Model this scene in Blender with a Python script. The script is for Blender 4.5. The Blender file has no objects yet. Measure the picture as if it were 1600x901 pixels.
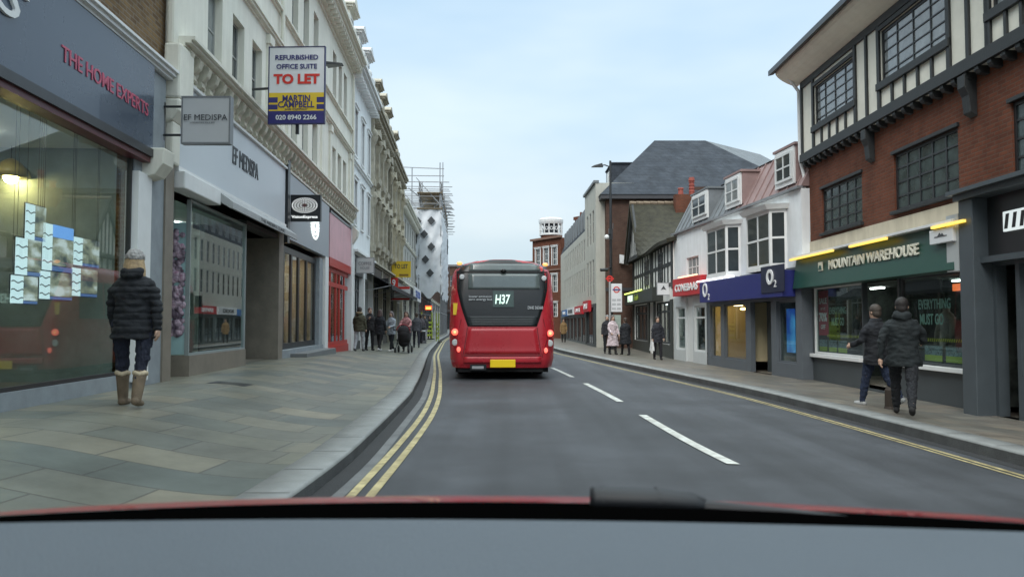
import bpy, bmesh, math, random
from mathutils import Vector, Matrix
random.seed(7)
R = math.radians
SC = bpy.context.scene
COL = SC.collection
H = 1.35                                   # eye height above the carriageway
PITCH = math.atan(53.5/1200)

# ------------------------------------------------------------------ camera, sky, sun, exposure
cam_d = bpy.data.cameras.new('camera'); cam = bpy.data.objects.new('camera', cam_d); COL.objects.link(cam)
cam.location = (0, 0, H); cam.rotation_euler = (R(90)+PITCH, 0, 0)
cam_d.lens = 27; cam_d.sensor_width = 36; cam_d.clip_start = .05; cam_d.clip_end = 4000
cam_d.dof.use_dof = True; cam_d.dof.focus_distance = 22; cam_d.dof.aperture_fstop = 4.5
SC.camera = cam
SUN_EL, SUN_AZ = 38, 200                  # azimuth clockwise from +Y
w = bpy.data.worlds.new('World'); SC.world = w; w.use_nodes = True
nt = w.node_tree; nt.nodes.clear()
sky = nt.nodes.new('ShaderNodeTexSky'); sky.sky_type = 'NISHITA'; sky.sun_disc = False
sky.sun_elevation = R(SUN_EL); sky.sun_rotation = R(SUN_AZ); sky.dust_density = 3; sky.air_density = 1
tc = nt.nodes.new('ShaderNodeTexCoord'); mp = nt.nodes.new('ShaderNodeMapping'); mp.inputs['Scale'].default_value = (1, 1, 3.2)
nz = nt.nodes.new('ShaderNodeTexNoise'); nz.inputs['Scale'].default_value = 1.7; nz.inputs['Detail'].default_value = 4
cr = nt.nodes.new('ShaderNodeValToRGB')
cr.color_ramp.elements[0].position = .36; cr.color_ramp.elements[0].color = (5.2, 7.4, 9.4, 1)
cr.color_ramp.elements[1].position = .68; cr.color_ramp.elements[1].color = (7.9, 9.4, 10.5, 1)
mx = nt.nodes.new('ShaderNodeMix'); mx.data_type = 'RGBA'; mx.inputs[0].default_value = .86
bg = nt.nodes.new('ShaderNodeBackground'); bg.inputs['Strength'].default_value = .085
wo = nt.nodes.new('ShaderNodeOutputWorld')
L = nt.links.new
L(tc.outputs['Generated'], mp.inputs[0]); L(mp.outputs[0], nz.inputs['Vector']); L(nz.outputs['Fac'], cr.inputs[0])
sxyz = nt.nodes.new('ShaderNodeSeparateXYZ'); zen = nt.nodes.new('ShaderNodeMapRange'); zen.interpolation_type = 'SMOOTHSTEP'   # an overcast sky is brightest overhead
zen.inputs[1].default_value = .40; zen.inputs[2].default_value = .95; zen.inputs[3].default_value = 0; zen.inputs[4].default_value = 1
mul = nt.nodes.new('ShaderNodeVectorMath'); mul.operation = 'MULTIPLY'
zc_ = nt.nodes.new('ShaderNodeMix'); zc_.data_type = 'RGBA'; zc_.clamp_factor = True; zc_.inputs[6].default_value = (1, 1, 1, 1); zc_.inputs[7].default_value = (4.0, 3.45, 2.95, 1)
L(tc.outputs['Generated'], sxyz.inputs[0]); L(sxyz.outputs[2], zen.inputs[0]); L(zen.outputs[0], zc_.inputs[0]); L(zc_.outputs[2], mul.inputs[1])
L(sky.outputs[0], mx.inputs[6]); L(cr.outputs[0], mx.inputs[7]); L(mx.outputs[2], mul.inputs[0]); hz_ = nt.nodes.new('ShaderNodeMapRange'); hz_.inputs[1].default_value = .02; hz_.inputs[2].default_value = .26; L(sxyz.outputs[2], hz_.inputs[0])
hc_ = nt.nodes.new('ShaderNodeMix'); hc_.data_type = 'RGBA'; hc_.inputs[6].default_value = (.96, .90, .82, 1); hc_.inputs[7].default_value = (1, 1, 1, 1); L(hz_.outputs[0], hc_.inputs[0])
mul2 = nt.nodes.new('ShaderNodeVectorMath'); mul2.operation = 'MULTIPLY'; L(mul.outputs[0], mul2.inputs[0]); L(hc_.outputs[2], mul2.inputs[1]); L(mul2.outputs[0], bg.inputs[0]); L(bg.outputs[0], wo.inputs[0])
sd = bpy.data.lights.new('sun', 'SUN'); sd.energy = 1.1; sd.angle = R(25); sd.color = (1, .97, .93)
sun = bpy.data.objects.new('sun', sd); COL.objects.link(sun); sun.rotation_euler = (R(90-SUN_EL), 0, R(180-SUN_AZ))
vs = SC.view_settings
vs.view_transform = 'Standard'; vs.look = 'None'; vs.gamma = 1; vs.use_curve_mapping = False; vs.exposure = 0.4

# ------------------------------------------------------------------ pixel helpers (photo 1600 x 901)
def ray(u, v):
    a, b = (u-800)/1200, (450.5-v)/1200
    c, s = math.cos(PITCH), math.sin(PITCH)
    return Vector((a, c-b*s, s+b*c))
def gp(u, v, z=0.0):
    r = ray(u, v); t = (z-H)/r.z
    return Vector((r.x*t, r.y*t, z))
def at(u, v, y):
    r = ray(u, v); t = y/r.y
    return Vector((r.x*t, y, H+r.z*t))
class Frame:                                # a street front: local x along it, local y into the building
    def __init__(s, p0, p1):
        s.p0 = Vector((p0[0], p0[1], 0)); d = Vector((p1[0]-p0[0], p1[1]-p0[1], 0)); s.len = d.length
        s.d = d.normalized(); s.n = Vector((-s.d.y, s.d.x, 0)); s.a = math.atan2(s.d.y, s.d.x)
    def hit(s, u, v, off=0.0):
        r = ray(u, v); o = s.p0 + s.n*off - Vector((0, 0, H))
        t = o.dot(s.n)/Vector((r.x, r.y, 0)).dot(s.n)
        q = Vector((r.x, r.y, 0))*t - s.p0
        return q.dot(s.d), H + r.z*t
    def s(s, u, off=0.0): return s.hit(u, 450, off)[0]
    def z(s, u, v, off=0.0): return s.hit(u, v, off)[1]
    def sy(s, y): return (y-s.p0.y)/s.d.y
    def w(s, a, b, z=0): return s.p0 + s.d*a + s.n*b + Vector((0, 0, z))

# ------------------------------------------------------------------ materials
MATS = {}
def mat(name, col, rough=.6, var=.12, scale=3.0, bump=0.0, bscale=40, metal=0, spec=.5, emit=None, estr=0, coat=0, dirt=0):
    if name in MATS: return MATS[name]
    m = bpy.data.materials.new(name); m.use_nodes = True; t = m.node_tree; N = t.nodes; lk = t.links.new
    p = N['Principled BSDF']; p.inputs['Roughness'].default_value = rough; p.inputs['Metallic'].default_value = metal
    p.inputs['Specular IOR Level'].default_value = spec; p.inputs['Coat Weight'].default_value = coat
    c = (*col, 1)
    tcn = N.new('ShaderNodeTexCoord')
    if var:
        n1 = N.new('ShaderNodeTexNoise'); n1.inputs['Scale'].default_value = scale; n1.inputs['Detail'].default_value = 6; n1.inputs['Roughness'].default_value = .65
        lk(tcn.outputs['Object'], n1.inputs['Vector'])
        r = N.new('ShaderNodeValToRGB'); r.color_ramp.elements[0].position = .3; r.color_ramp.elements[1].position = .7
        r.color_ramp.elements[0].color = (*[x*(1-var) for x in col], 1); r.color_ramp.elements[1].color = (*[min(1, x*(1+var)) for x in col], 1)
        lk(n1.outputs['Fac'], r.inputs[0]); out = r.outputs[0]
        if dirt:
            mpn = N.new('ShaderNodeMapping'); mpn.inputs['Scale'].default_value = (2.2, 2.2, .25)
            n3 = N.new('ShaderNodeTexNoise'); n3.inputs['Scale'].default_value = 1.6; n3.inputs['Detail'].default_value = 8; n3.inputs['Roughness'].default_value = .7
            lk(tcn.outputs['Object'], mpn.inputs[0]); lk(mpn.outputs[0], n3.inputs['Vector'])
            r3 = N.new('ShaderNodeValToRGB'); r3.color_ramp.elements[0].position = .42; r3.color_ramp.elements[0].color = (.45, .42, .36, 1)
            r3.color_ramp.elements[1].position = .6; r3.color_ramp.elements[1].color = (1, 1, 1, 1)
            lk(n3.outputs['Fac'], r3.inputs[0])
            mm = N.new('ShaderNodeMix'); mm.data_type = 'RGBA'; mm.blend_type = 'MULTIPLY'; mm.inputs[0].default_value = dirt*.45
            lk(out, mm.inputs[6]); lk(r3.outputs[0], mm.inputs[7]); out = mm.outputs[2]
        lk(out, p.inputs['Base Color'])
        mr = N.new('ShaderNodeMapRange'); mr.inputs['To Min'].default_value = max(0, rough-.08); mr.inputs['To Max'].default_value = min(1, rough+.08)
        lk(n1.outputs['Fac'], mr.inputs['Value']); lk(mr.outputs[0], p.inputs['Roughness'])
    else: p.inputs['Base Color'].default_value = c
    if bump:
        n2 = N.new('ShaderNodeTexNoise'); n2.inputs['Scale'].default_value = bscale; n2.inputs['Detail'].default_value = 5
        lk(tcn.outputs['Object'], n2.inputs['Vector'])
        b = N.new('ShaderNodeBump'); b.inputs['Strength'].default_value = bump; b.inputs['Distance'].default_value = .02
        lk(n2.outputs['Fac'], b.inputs['Height']); lk(b.outputs[0], p.inputs['Normal'])
    if emit:
        p.inputs['Emission Color'].default_value = (*emit, 1); p.inputs['Emission Strength'].default_value = estr
    MATS[name] = m; return m
def brick(name, c1, c2, mortar, bw=.225, bh=.075, ms=.012, wall=True, rough=.85, offset=.5, bump=.4, squash=1.0, bias=0.0):
    m = bpy.data.materials.new(name); m.use_nodes = True; t = m.node_tree; N = t.nodes; lk = t.links.new
    p = N['Principled BSDF']; p.inputs['Roughness'].default_value = rough; p.inputs['Specular IOR Level'].default_value = .5 if rough < .5 else .15
    tcn = N.new('ShaderNodeTexCoord'); v = tcn.outputs['Object']
    if wall:
        sx = N.new('ShaderNodeSeparateXYZ'); cb = N.new('ShaderNodeCombineXYZ'); ad = N.new('ShaderNodeMath')
        lk(v, sx.inputs[0]); lk(sx.outputs[0], ad.inputs[0]); lk(sx.outputs[1], ad.inputs[1]); lk(ad.outputs[0], cb.inputs[0]); lk(sx.outputs[2], cb.inputs[1]); v = cb.outputs[0]
    b = N.new('ShaderNodeTexBrick'); b.inputs['Scale'].default_value = 1; b.inputs['Brick Width'].default_value = bw; b.inputs['Row Height'].default_value = bh
    b.inputs['Mortar Size'].default_value = ms; b.inputs['Mortar Smooth'].default_value = .3; b.offset = offset; b.inputs['Bias'].default_value = bias
    b.squash = squash; b.squash_frequency = 3
    b.inputs['Color1'].default_value = (*c1, 1); b.inputs['Color2'].default_value = (*c2, 1); b.inputs['Mortar'].default_value = (*mortar, 1)
    lk(v, b.inputs['Vector'])
    n1 = N.new('ShaderNodeTexNoise'); n1.inputs['Scale'].default_value = 1.3; n1.inputs['Detail'].default_value = 8; n1.inputs['Roughness'].default_value = .7
    lk(tcn.outputs['Object'], n1.inputs['Vector'])
    r = N.new('ShaderNodeValToRGB'); r.color_ramp.elements[0].position = .3; r.color_ramp.elements[0].color = (.62, .6, .58, 1); r.color_ramp.elements[1].position = .68; r.color_ramp.elements[1].color = (1.15, 1.12, 1.1, 1)
    lk(n1.outputs['Fac'], r.inputs[0])
    mm = N.new('ShaderNodeMix'); mm.data_type = 'RGBA'; mm.blend_type = 'MULTIPLY'; mm.inputs[0].default_value = 1
    lk(b.outputs['Color'], mm.inputs[6]); lk(r.outputs[0], mm.inputs[7]); lk(mm.outputs[2], p.inputs['Base Color'])
    bp = N.new('ShaderNodeBump'); bp.inputs['Strength'].default_value = bump; bp.inputs['Distance'].default_value = .01; bp.invert = True
    lk(b.outputs['Fac'], bp.inputs['Height']); lk(bp.outputs[0], p.inputs['Normal'])
    MATS[name] = m; return m
def glass(name, tint=(.8, .86, .84), refl=1.0, base=.03):
    m = bpy.data.materials.new(name); m.use_nodes = True; t = m.node_tree; N = t.nodes; lk = t.links.new; N.clear()
    o = N.new('ShaderNodeOutputMaterial'); mxs = N.new('ShaderNodeMixShader'); tr = N.new('ShaderNodeBsdfTransparent'); gl = N.new('ShaderNodeBsdfGlossy')
    tr.inputs[0].default_value = (*tint, 1); gl.inputs['Roughness'].default_value = .0; gl.inputs['Color'].default_value = (.95, .97, 1, 1)
    lw = N.new('ShaderNodeLayerWeight'); lw.inputs[0].default_value = .5; fr = N.new('ShaderNodeMath'); fr.operation = 'POWER'; fr.inputs[1].default_value = 4.5; lk(lw.outputs['Facing'], fr.inputs[0])
    ma = N.new('ShaderNodeMath'); ma.operation = 'MULTIPLY_ADD'; ma.use_clamp = True; ma.inputs[1].default_value = refl; ma.inputs[2].default_value = base
    lk(fr.outputs[0], ma.inputs[0]); lk(ma.outputs[0], mxs.inputs[0]); lk(tr.outputs[0], mxs.inputs[1]); lk(gl.outputs[0], mxs.inputs[2]); lk(mxs.outputs[0], o.inputs[0])
    MATS[name] = m; return m
def emis(name, col, st):
    return mat(name, (.3, .3, .3), .5, 0, emit=col, estr=st)

cream = mat('cream_render', (.77, .76, .67), .75, .06, 1.2, .15, 60, dirt=.35)
cream2 = mat('cream_trim', (.74, .73, .64), .7, .08, 2.0, .1, 60, dirt=.3)
white_r = mat('white_render', (.78, .81, .82), .75, .06, 1.5, .12, 60, dirt=.3)
white_p = mat('white_paint', (.72, .73, .72), .45, .05, 4)
stone = mat('weathered_stone', (.44, .41, .33), .85, .3, 2.5, .4, 25, dirt=.6)
greystone = mat('grey_stone_pilaster', (.25, .28, .30), .55, .15, 4, .1)
brownstone = mat('brown_stone_tiles', (.20, .175, .14), .5, .18, 3, .1)
darkglass = mat('window_pane_glass', (.035, .045, .05), .04, .3, 1.3, spec=.9)
curtain = mat('curtained_pane', (.22, .24, .24), .06, .35, 2.2, spec=.9)
frame_w = mat('white_frame', (.62, .64, .63), .4, .05, 5)
frame_d = mat('dark_frame', (.022, .024, .026), .35, .1, 5)
black_t = mat('black_timber', (.022, .025, .026), .55, .25, 6, .2, 30)
cream_i = mat('cream_infill', (.76, .74, .64), .75, .06, 3, .12, 50)
lead = mat('lead_roof', (.16, .175, .185), .55, .2, 2.5, .1)
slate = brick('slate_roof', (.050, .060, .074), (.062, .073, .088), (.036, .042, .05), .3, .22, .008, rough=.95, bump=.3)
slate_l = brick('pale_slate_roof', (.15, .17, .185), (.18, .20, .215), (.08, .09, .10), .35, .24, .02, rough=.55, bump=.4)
copper = mat('pink_metal_roof', (.27, .185, .175), .6, .15, 2, .1)
moss = mat('mossy_tiles', (.036, .034, .022), .95, .45, 3.0, .9, 22)
brick_r = brick('red_brick', (.175, .062, .036), (.13, .05, .032), (.13, .075, .055))
brick_b = brick('brown_brick', (.115, .065, .05), (.09, .052, .042), (.10, .075, .06))
brick_y = brick('yellow_stock_brick', (.24, .16, .08), (.13, .085, .05), (.2, .17, .13))
asphalt = None

# ------------------------------------------------------------------ mesh builder
class MB:
    def __init__(s): s.v = []; s.f = []; s.mi = []; s.cur = 0
    def add(s, vs, fs):
        b = len(s.v); s.v += [tuple(x) for x in vs]
        for f in fs: s.f.append([b+i for i in f]); s.mi.append(s.cur)
    def m(s, i): s.cur = i; return s
    def box(s, x0, x1, y0, y1, z0, z1):
        if x0 > x1: x0, x1 = x1, x0
        if y0 > y1: y0, y1 = y1, y0
        if z0 > z1: z0, z1 = z1, z0
        s.add([(x0,y0,z0),(x1,y0,z0),(x1,y1,z0),(x0,y1,z0),(x0,y0,z1),(x1,y0,z1),(x1,y1,z1),(x0,y1,z1)],
              [(0,3,2,1),(4,5,6,7),(0,1,5,4),(1,2,6,5),(2,3,7,6),(3,0,4,7)]); return s
    def hexa(s, b4, t4):
        s.add(list(b4)+list(t4), [(0,3,2,1),(4,5,6,7),(0,1,5,4),(1,2,6,5),(2,3,7,6),(3,0,4,7)]); return s
    def quad(s, *p): s.add(p, [tuple(range(len(p)))]); return s
    def prism(s, poly, a, b, axis='y'):        # poly in the two other axes, extruded a..b
        n = len(poly)
        def P(p, t): return {'y': (p[0], t, p[1]), 'x': (t, p[0], p[1]), 'z': (p[0], p[1], t)}[axis]
        s.add([P(p, a) for p in poly]+[P(p, b) for p in poly],
              [tuple(range(n)), tuple(range(2*n-1, n-1, -1))]+[(i, i+n, (i+1) % n+n, (i+1) % n) for i in range(n)]); return s
    def tube(s, pts, rad, n=10, cap=True, flat=1.0):
        pts = [Vector(p) for p in pts]
        rad = rad if isinstance(rad, (list, tuple)) else [rad]*len(pts)
        vs = []; up = None
        for i, p in enumerate(pts):
            t = (pts[min(i+1, len(pts)-1)]-pts[max(i-1, 0)]).normalized()
            if up is None:
                up = Vector((0, 0, 1)) if abs(t.z) < .9 else Vector((0, 1, 0))
            x = t.cross(up).normalized(); y2 = x.cross(t).normalized(); up = y2
            for k in range(n):
                a = 2*math.pi*k/n; vs.append(p + x*math.cos(a)*rad[i] + y2*math.sin(a)*rad[i]*flat)
        fs = [(i*n+k, i*n+(k+1) % n, (i+1)*n+(k+1) % n, (i+1)*n+k) for i in range(len(pts)-1) for k in range(n)]
        if cap: fs += [tuple(range(n-1, -1, -1)), tuple(range((len(pts)-1)*n, len(pts)*n))]
        s.add(vs, fs); return s
    def rings(s, data, n=20, M=None, pw=2.0):          # data: (cx, cy, z, rx, ry) stacked along z
        vs = []
        for cx, cy, z, rx, ry in data:
            for k in range(n):
                a = 2*math.pi*k/n; c, d = math.cos(a), math.sin(a)
                c = math.copysign(abs(c)**(2/pw), c); d = math.copysign(abs(d)**(2/pw), d)
                q = Vector((cx+c*rx, cy+d*ry, z)); vs.append(M @ q if M else q)
        m_ = len(data)
        fs = [(i*n+k, i*n+(k+1) % n, (i+1)*n+(k+1) % n, (i+1)*n+k) for i in range(m_-1) for k in range(n)]
        fs += [tuple(range(n-1, -1, -1)), tuple(range((m_-1)*n, m_*n))]
        s.add(vs, fs); return s
    def ball(s, c, r, n=14, sq=(1, 1, 1), M=None):
        d = [(0, 0, -math.cos(math.pi*i/n)*r*sq[2], max(.001, math.sin(math.pi*i/n))*r*sq[0], max(.001, math.sin(math.pi*i/n))*r*sq[1]) for i in range(n+1)]
        T = Matrix.Translation(Vector(c)) @ (M if M else Matrix.Identity(4))
        return s.rings(d, n+4, T)
    def limb(s, pts, rad, n=12):                     # chained, rounded limb
        s.tube(pts, rad, n)
        for p, r_ in zip(pts, rad): s.ball(p, r_, 8)
        return s
    def build(s, name, mats, parent=None, bevel=0, smooth=False, loc=None, rz=None):
        me = bpy.data.meshes.new(name); me.from_pydata(s.v, [], s.f)
        if not isinstance(mats, (list, tuple)): mats = [mats]
        for q in mats: me.materials.append(q)
        for i, p in enumerate(me.polygons): p.material_index = s.mi[i]
        bm = bmesh.new(); bm.from_mesh(me); bmesh.ops.recalc_face_normals(bm, faces=bm.faces); bm.to_mesh(me); bm.free()
        if smooth:
            for p in me.polygons: p.use_smooth = True
        o = bpy.data.objects.new(name, me); COL.objects.link(o)
        if parent: o.parent = parent
        if loc is not None: o.location = loc
        if rz is not None: o.rotation_euler.z = rz
        if bevel:
            md = o.modifiers.new('bevel', 'BEVEL'); md.width = bevel; md.segments = 2; md.limit_method = 'ANGLE'; md.angle_limit = R(40)
        return o
    def fuse(s, name, m, parent=None, vox=.012, it=4, loc=None):
        o = s.build(name, m, parent, loc=loc)
        a = o.modifiers.new('r', 'REMESH'); a.mode = 'VOXEL'; a.voxel_size = vox; a.use_smooth_shade = True
        if it: b = o.modifiers.new('s', 'SMOOTH'); b.iterations = it; b.factor = .5
        dg = bpy.context.evaluated_depsgraph_get(); dg.update()
        me = bpy.data.meshes.new_from_object(o.evaluated_get(dg)); o.modifiers.clear()
        old = o.data; o.data = me; me.name = name; bpy.data.meshes.remove(old)
        if not me.materials: me.materials.append(m)
        for p in me.polygons: p.use_smooth = True
        return o
def tag(o, label=None, cat=None, group=None, kind=None):
    if label: o['label'] = label
    if cat: o['category'] = cat
    if group: o['group'] = group
    if kind: o['kind'] = kind
    return o
def empty(name, loc=(0, 0, 0), rz=0, label=None, cat=None, group=None):
    o = bpy.data.objects.new(name, None); COL.objects.link(o); o.location = loc; o.rotation_euler.z = rz; o.empty_display_size = .2
    return tag(o, label, cat, group)
def copy_tree(o, parent=None):
    c = o.copy(); COL.objects.link(c)
    if parent: c.parent = parent
    for ch in list(o.children): copy_tree(ch, c)
    return c
def text(body, parent, m, c, right, up, width=None, height=None, depth=.01, name='lettering', bold=0.0, shear=0, both=None, space=1.0):
    """lettering centred on c, reading along right, with cap height fitted to height and length to width"""
    cu = bpy.data.curves.new('t', 'FONT'); cu.body = body; cu.size = 1; cu.align_x = 'CENTER'; cu.align_y = 'CENTER'
    cu.extrude = .5; cu.offset = bold; cu.shear = shear; cu.resolution_u = 3; cu.space_character = space
    o = bpy.data.objects.new('t', cu); COL.objects.link(o)
    dg = bpy.context.evaluated_depsgraph_get(); dg.update()
    me = bpy.data.meshes.new_from_object(o.evaluated_get(dg)); bpy.data.objects.remove(o)
    xs = [v.co.x for v in me.vertices]; ys = [v.co.y for v in me.vertices]
    if not xs: return None
    cx, cy = (min(xs)+max(xs))/2, (min(ys)+max(ys))/2; wx, wy = max(xs)-min(xs), max(ys)-min(ys)
    sx = width/wx if width else None; sz = height/wy if height else None
    sx = sx or sz; sz = sz or sx
    right = Vector(right).normalized(); up = Vector(up).normalized(); nn = right.cross(up)
    for v in me.vertices:
        x, y, z = v.co; v.co = Vector(c) + right*((x-cx)*sx) + up*((y-cy)*sz) + nn*(z*depth)
    me.materials.append(m); me.name = name
    o = bpy.data.objects.new(name, me); COL.objects.link(o)
    if parent: o.parent = parent
    return o
def interp(pts, y):
    pts = sorted(pts)
    if y <= pts[0][0]: a, b = pts[0], pts[1]
    elif y >= pts[-1][0]: a, b = pts[-2], pts[-1]
    else:
        for a, b in zip(pts, pts[1:]):
            if a[0] <= y <= b[0]: break
    t = (y-a[0])/(b[0]-a[0]); return a[1]+(b[1]-a[1])*t
def smoothed(pts, y, wd):
    return sum(interp(pts, y+k*wd/3) for k in range(-3, 4))/7

# ------------------------------------------------------------------ street fronts
def flx(y): return -.0608*y-4.8
FL = Frame((flx(4), 4), (flx(170), 170))
RM = Frame((8.2, 21.1), (8.15, 5))
RO = Frame((6.9, 32.6), (7.95, 21.1))
RT = Frame((7.0, 44.3), (6.85, 32.6))
RW = Frame((4.4, 70), (5.0, 45.6))
# kerb lines from the ground marks: x as a function of y
def line(pix, z): return [(gp(u, v, z).y, gp(u, v, z).x) for u, v in pix]
KL = line([(450,775),(540,711),(607,648),(643,612),(659,581),(670,549),(686,531)], .12) + [(2.0, -1.66), (-12, -1.7), (80, -6.6), (160, -12.8)]
KR = line([(1600,712),(1375,656),(1187,611),(1000,573),(870,546)], 0.0) + [(-12, 5.4), (75, 1.2), (160, -4.5)]
YL1 = line([(549,775),(621,698),(661.6,648),(675,617),(679.6,581),(678,549.5),(688,533)], 0)
YL2 = line([(576,775),(639,698),(675,644),(687.7,603.5),(686,567.5),(682,545),(693,531)], 0)
YR = line([(1600,741),(1300,654),(1150,613),(1000,577.5),(870,548)], -.10)
def kl(y): return smoothed(KL, y, .8 if y < 15 else 2.5)
def kr(y): return smoothed(KR, y, 1.5 if y < 25 else 4)
def zl(y): return interp([(-12, .40), (20, .39), (34, .14), (60, .12), (200, .12)], y)     # footway level at the left fronts
def zr(y): return interp([(-12, -.2), (30, -.2), (50, -.1), (200, -.05)], y)
def sm(t): t = max(0, min(1, t)); return t*t*(3-2*t)
YS = [-12+.5*i for i in range(0, 100)] + [38+2*i for i in range(1, 75)]
def rz_(x, y):                                       # carriageway level
    a, b = kl(y), kr(y); t = (x-a)/(b-a)
    return -.11*sm((t-.5)/.5)
def lz_(x, y):
    a, b = kl(y)-.36, flx(y); t = (x-a)/(b-a)
    return .12+(zl(y)-.12+.03)*sm(t*1.25)-.0*t
def surf(name, m, rows, kind='structure'):
    g = MB(); n = len(rows[0])
    g.add([p for r_ in rows for p in r_], [(i*n+k, i*n+k+1, (i+1)*n+k+1, (i+1)*n+k) for i in range(len(rows)-1) for k in range(n-1)])
    o = g.build(name, m, smooth=True); o['kind'] = kind; return o
# asphalt
asphalt = mat('asphalt', (.042, .046, .052), .62, .22, .7, .55, 160)
def road_mat():
    m = asphalt; t = m.node_tree; N = t.nodes; lk = t.links.new; p = N['Principled BSDF']
    src = p.inputs['Base Color'].links[0].from_socket
    tcn = N.new('ShaderNodeTexCoord'); sp = N.new('ShaderNodeTexNoise'); sp.inputs['Scale'].default_value = 220; sp.inputs['Detail'].default_value = 3
    lk(tcn.outputs['Object'], sp.inputs['Vector'])
    mp_ = N.new('ShaderNodeMapping'); mp_.inputs['Scale'].default_value = (1.6, .06, 1); st = N.new('ShaderNodeTexNoise'); st.inputs['Scale'].default_value = 1; st.inputs['Detail'].default_value = 5
    lk(tcn.outputs['Object'], mp_.inputs[0]); lk(mp_.outputs[0], st.inputs['Vector'])
    bgp = N.new('ShaderNodeTexNoise'); bgp.inputs['Scale'].default_value = .35; bgp.inputs['Detail'].default_value = 7; bgp.inputs['Roughness'].default_value = .6; lk(tcn.outputs['Object'], bgp.inputs['Vector'])
    for tex, lo, hi, a, b in ((sp, .35, .7, .7, 1.6), (st, .35, .65, .72, 1.3), (bgp, .4, .6, .8, 1.18)):
        mr = N.new('ShaderNodeMapRange'); mr.inputs[1].default_value = lo; mr.inputs[2].default_value = hi; mr.inputs[3].default_value = a; mr.inputs[4].default_value = b
        lk(tex.outputs['Fac'], mr.inputs[0]); mm = N.new('ShaderNodeMix'); mm.data_type = 'RGBA'; mm.blend_type = 'MULTIPLY'; mm.inputs[0].default_value = 1
        lk(src, mm.inputs[6]); lk(mr.outputs[0], mm.inputs[7]); src = mm.outputs[2]
    lk(src, p.inputs['Base Color'])
road_mat()
g = MB(); g.quad((-1500,-1500,-.45),(1500,-1500,-.45),(1500,2500,-.45),(-1500,2500,-.45))
g.build('ground', mat('dull_ground', (.10, .10, .09), .9, .2, .05))['kind'] = 'structure'
surf('road', asphalt, [[(kl(y)-.1+(kr(y)+.1-kl(y)+.1)*k/14, y, rz_(kl(y)+(kr(y)-kl(y))*k/14, y)) for k in range(15)] for y in YS])
# paving
def paving(name, base, warm, dark, bw, bh, rot=0):
    m = brick(name, base, warm, dark, bw, bh, .012, wall=False, rough=.42, bump=.3, offset=.37, squash=1.35)
    t = m.node_tree; N = t.nodes; lk = t.links.new; p = N['Principled BSDF']; bt = [n for n in N if n.type == 'TEX_BRICK'][0]
    src = p.inputs['Base Color'].links[0].from_socket
    # a second, offset brick lookup gives each flag its own tone
    vor = N.new('ShaderNodeTexBrick'); vor.offset = bt.offset; vor.squash = bt.squash; vor.squash_frequency = 3
    for k in ('Scale', 'Brick Width', 'Row Height'): vor.inputs[k].default_value = bt.inputs[k].default_value
    vor.inputs['Mortar Size'].default_value = 0; vor.inputs['Bias'].default_value = -.1
    vor.inputs['Color1'].default_value = (.72, .82, .84, 1); vor.inputs['Color2'].default_value = (1.34, 1.22, 1.08, 1)
    ad = N.new('ShaderNodeVectorMath'); ad.operation = 'ADD'; ad.inputs[1].default_value = (bw*8, bh*6, 0)
    tcn = [n for n in N if n.type == 'TEX_COORD'][0]
    mpp = N.new('ShaderNodeMapping'); mpp.inputs['Rotation'].default_value = (0, 0, rot); lk(tcn.outputs['Object'], mpp.inputs[0])
    lk(mpp.outputs[0], bt.inputs['Vector']); lk(mpp.outputs[0], ad.inputs[0]); lk(ad.outputs[0], vor.inputs['Vector'])
    mm = N.new('ShaderNodeMix'); mm.data_type = 'RGBA'; mm.blend_type = 'MULTIPLY'; mm.inputs[0].default_value = .6
    lk(src, mm.inputs[6]); lk(vor.outputs['Color'], mm.inputs[7]); lk(mm.outputs[2], p.inputs['Base Color']); return m
pav_l = paving('york_stone_flags', (.21, .20, .155), (.115, .13, .12), (.08, .08, .07), .85, .6, R(3.5))
pav_r = paving('concrete_flags', (.21, .195, .17), (.15, .14, .125), (.08, .075, .07), .6, .45, R(-1))
surf('pavement', pav_l, [[(kl(y)-.35+(flx(y)-.6-kl(y)+.35)*k/30, y, lz_(kl(y)-.35+(flx(y)-.6-kl(y)+.35)*k/30, y)) for k in range(31)] for y in YS])
def rfx(y): return interp([(-12, 9), (45, 9), (47, 7), (75, 6.2), (160, 6.0)], y)
surf('pavement', pav_r, [[(kr(y)+.30+(rfx(y)-kr(y)-.30)*k/8, y, .03+(zr(y)-.03)*sm(k/5)) for k in range(9)] for y in YS])
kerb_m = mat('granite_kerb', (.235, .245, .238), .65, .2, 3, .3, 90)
def kerb(fx, side, wd, ztop, zbot):
    prof = [(0, zbot), (0, ztop-.02), (side*.015, ztop-.004), (side*.03, ztop), (side*wd, ztop), (side*wd, ztop-.1)]
    surf('kerb', kerb_m, [[(fx(y)+a, y, b) for a, b in prof] for y in YS])
kerb(kl, -1, .36, .124, -.05); kerb(kr, 1, .31, .034, -.16)
kerb_shade = mat('shaded_granite', (.08, .084, .085), .75, .35, 3, .4, 60)  # shade on the kerb faces, put into a darker granite colour
surf('kerb_face_shade', kerb_shade, [[(kl(y)+.004, y, -.02), (kl(y)+.004, y, .098)] for y in YS])
surf('kerb_face_shade', kerb_shade, [[(kr(y)-.004, y, -.15), (kr(y)-.004, y, .008)] for y in YS])
surf('gutter_shade', mat('gutter_shade', (.022, .023, .024), .8, .3, 2, .3, 70), [[(kl(y)+a, y, rz_(kl(y)+a, y)+.006) for a in (.006, .17)] for y in YS])  # dark strips along the kerbs: gutter shadow painted as colour
surf('gutter_shade', MATS['gutter_shade'], [[(kr(y)-a, y, rz_(kr(y)-a, y)+.006) for a in (.006, .16)] for y in YS])
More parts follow.
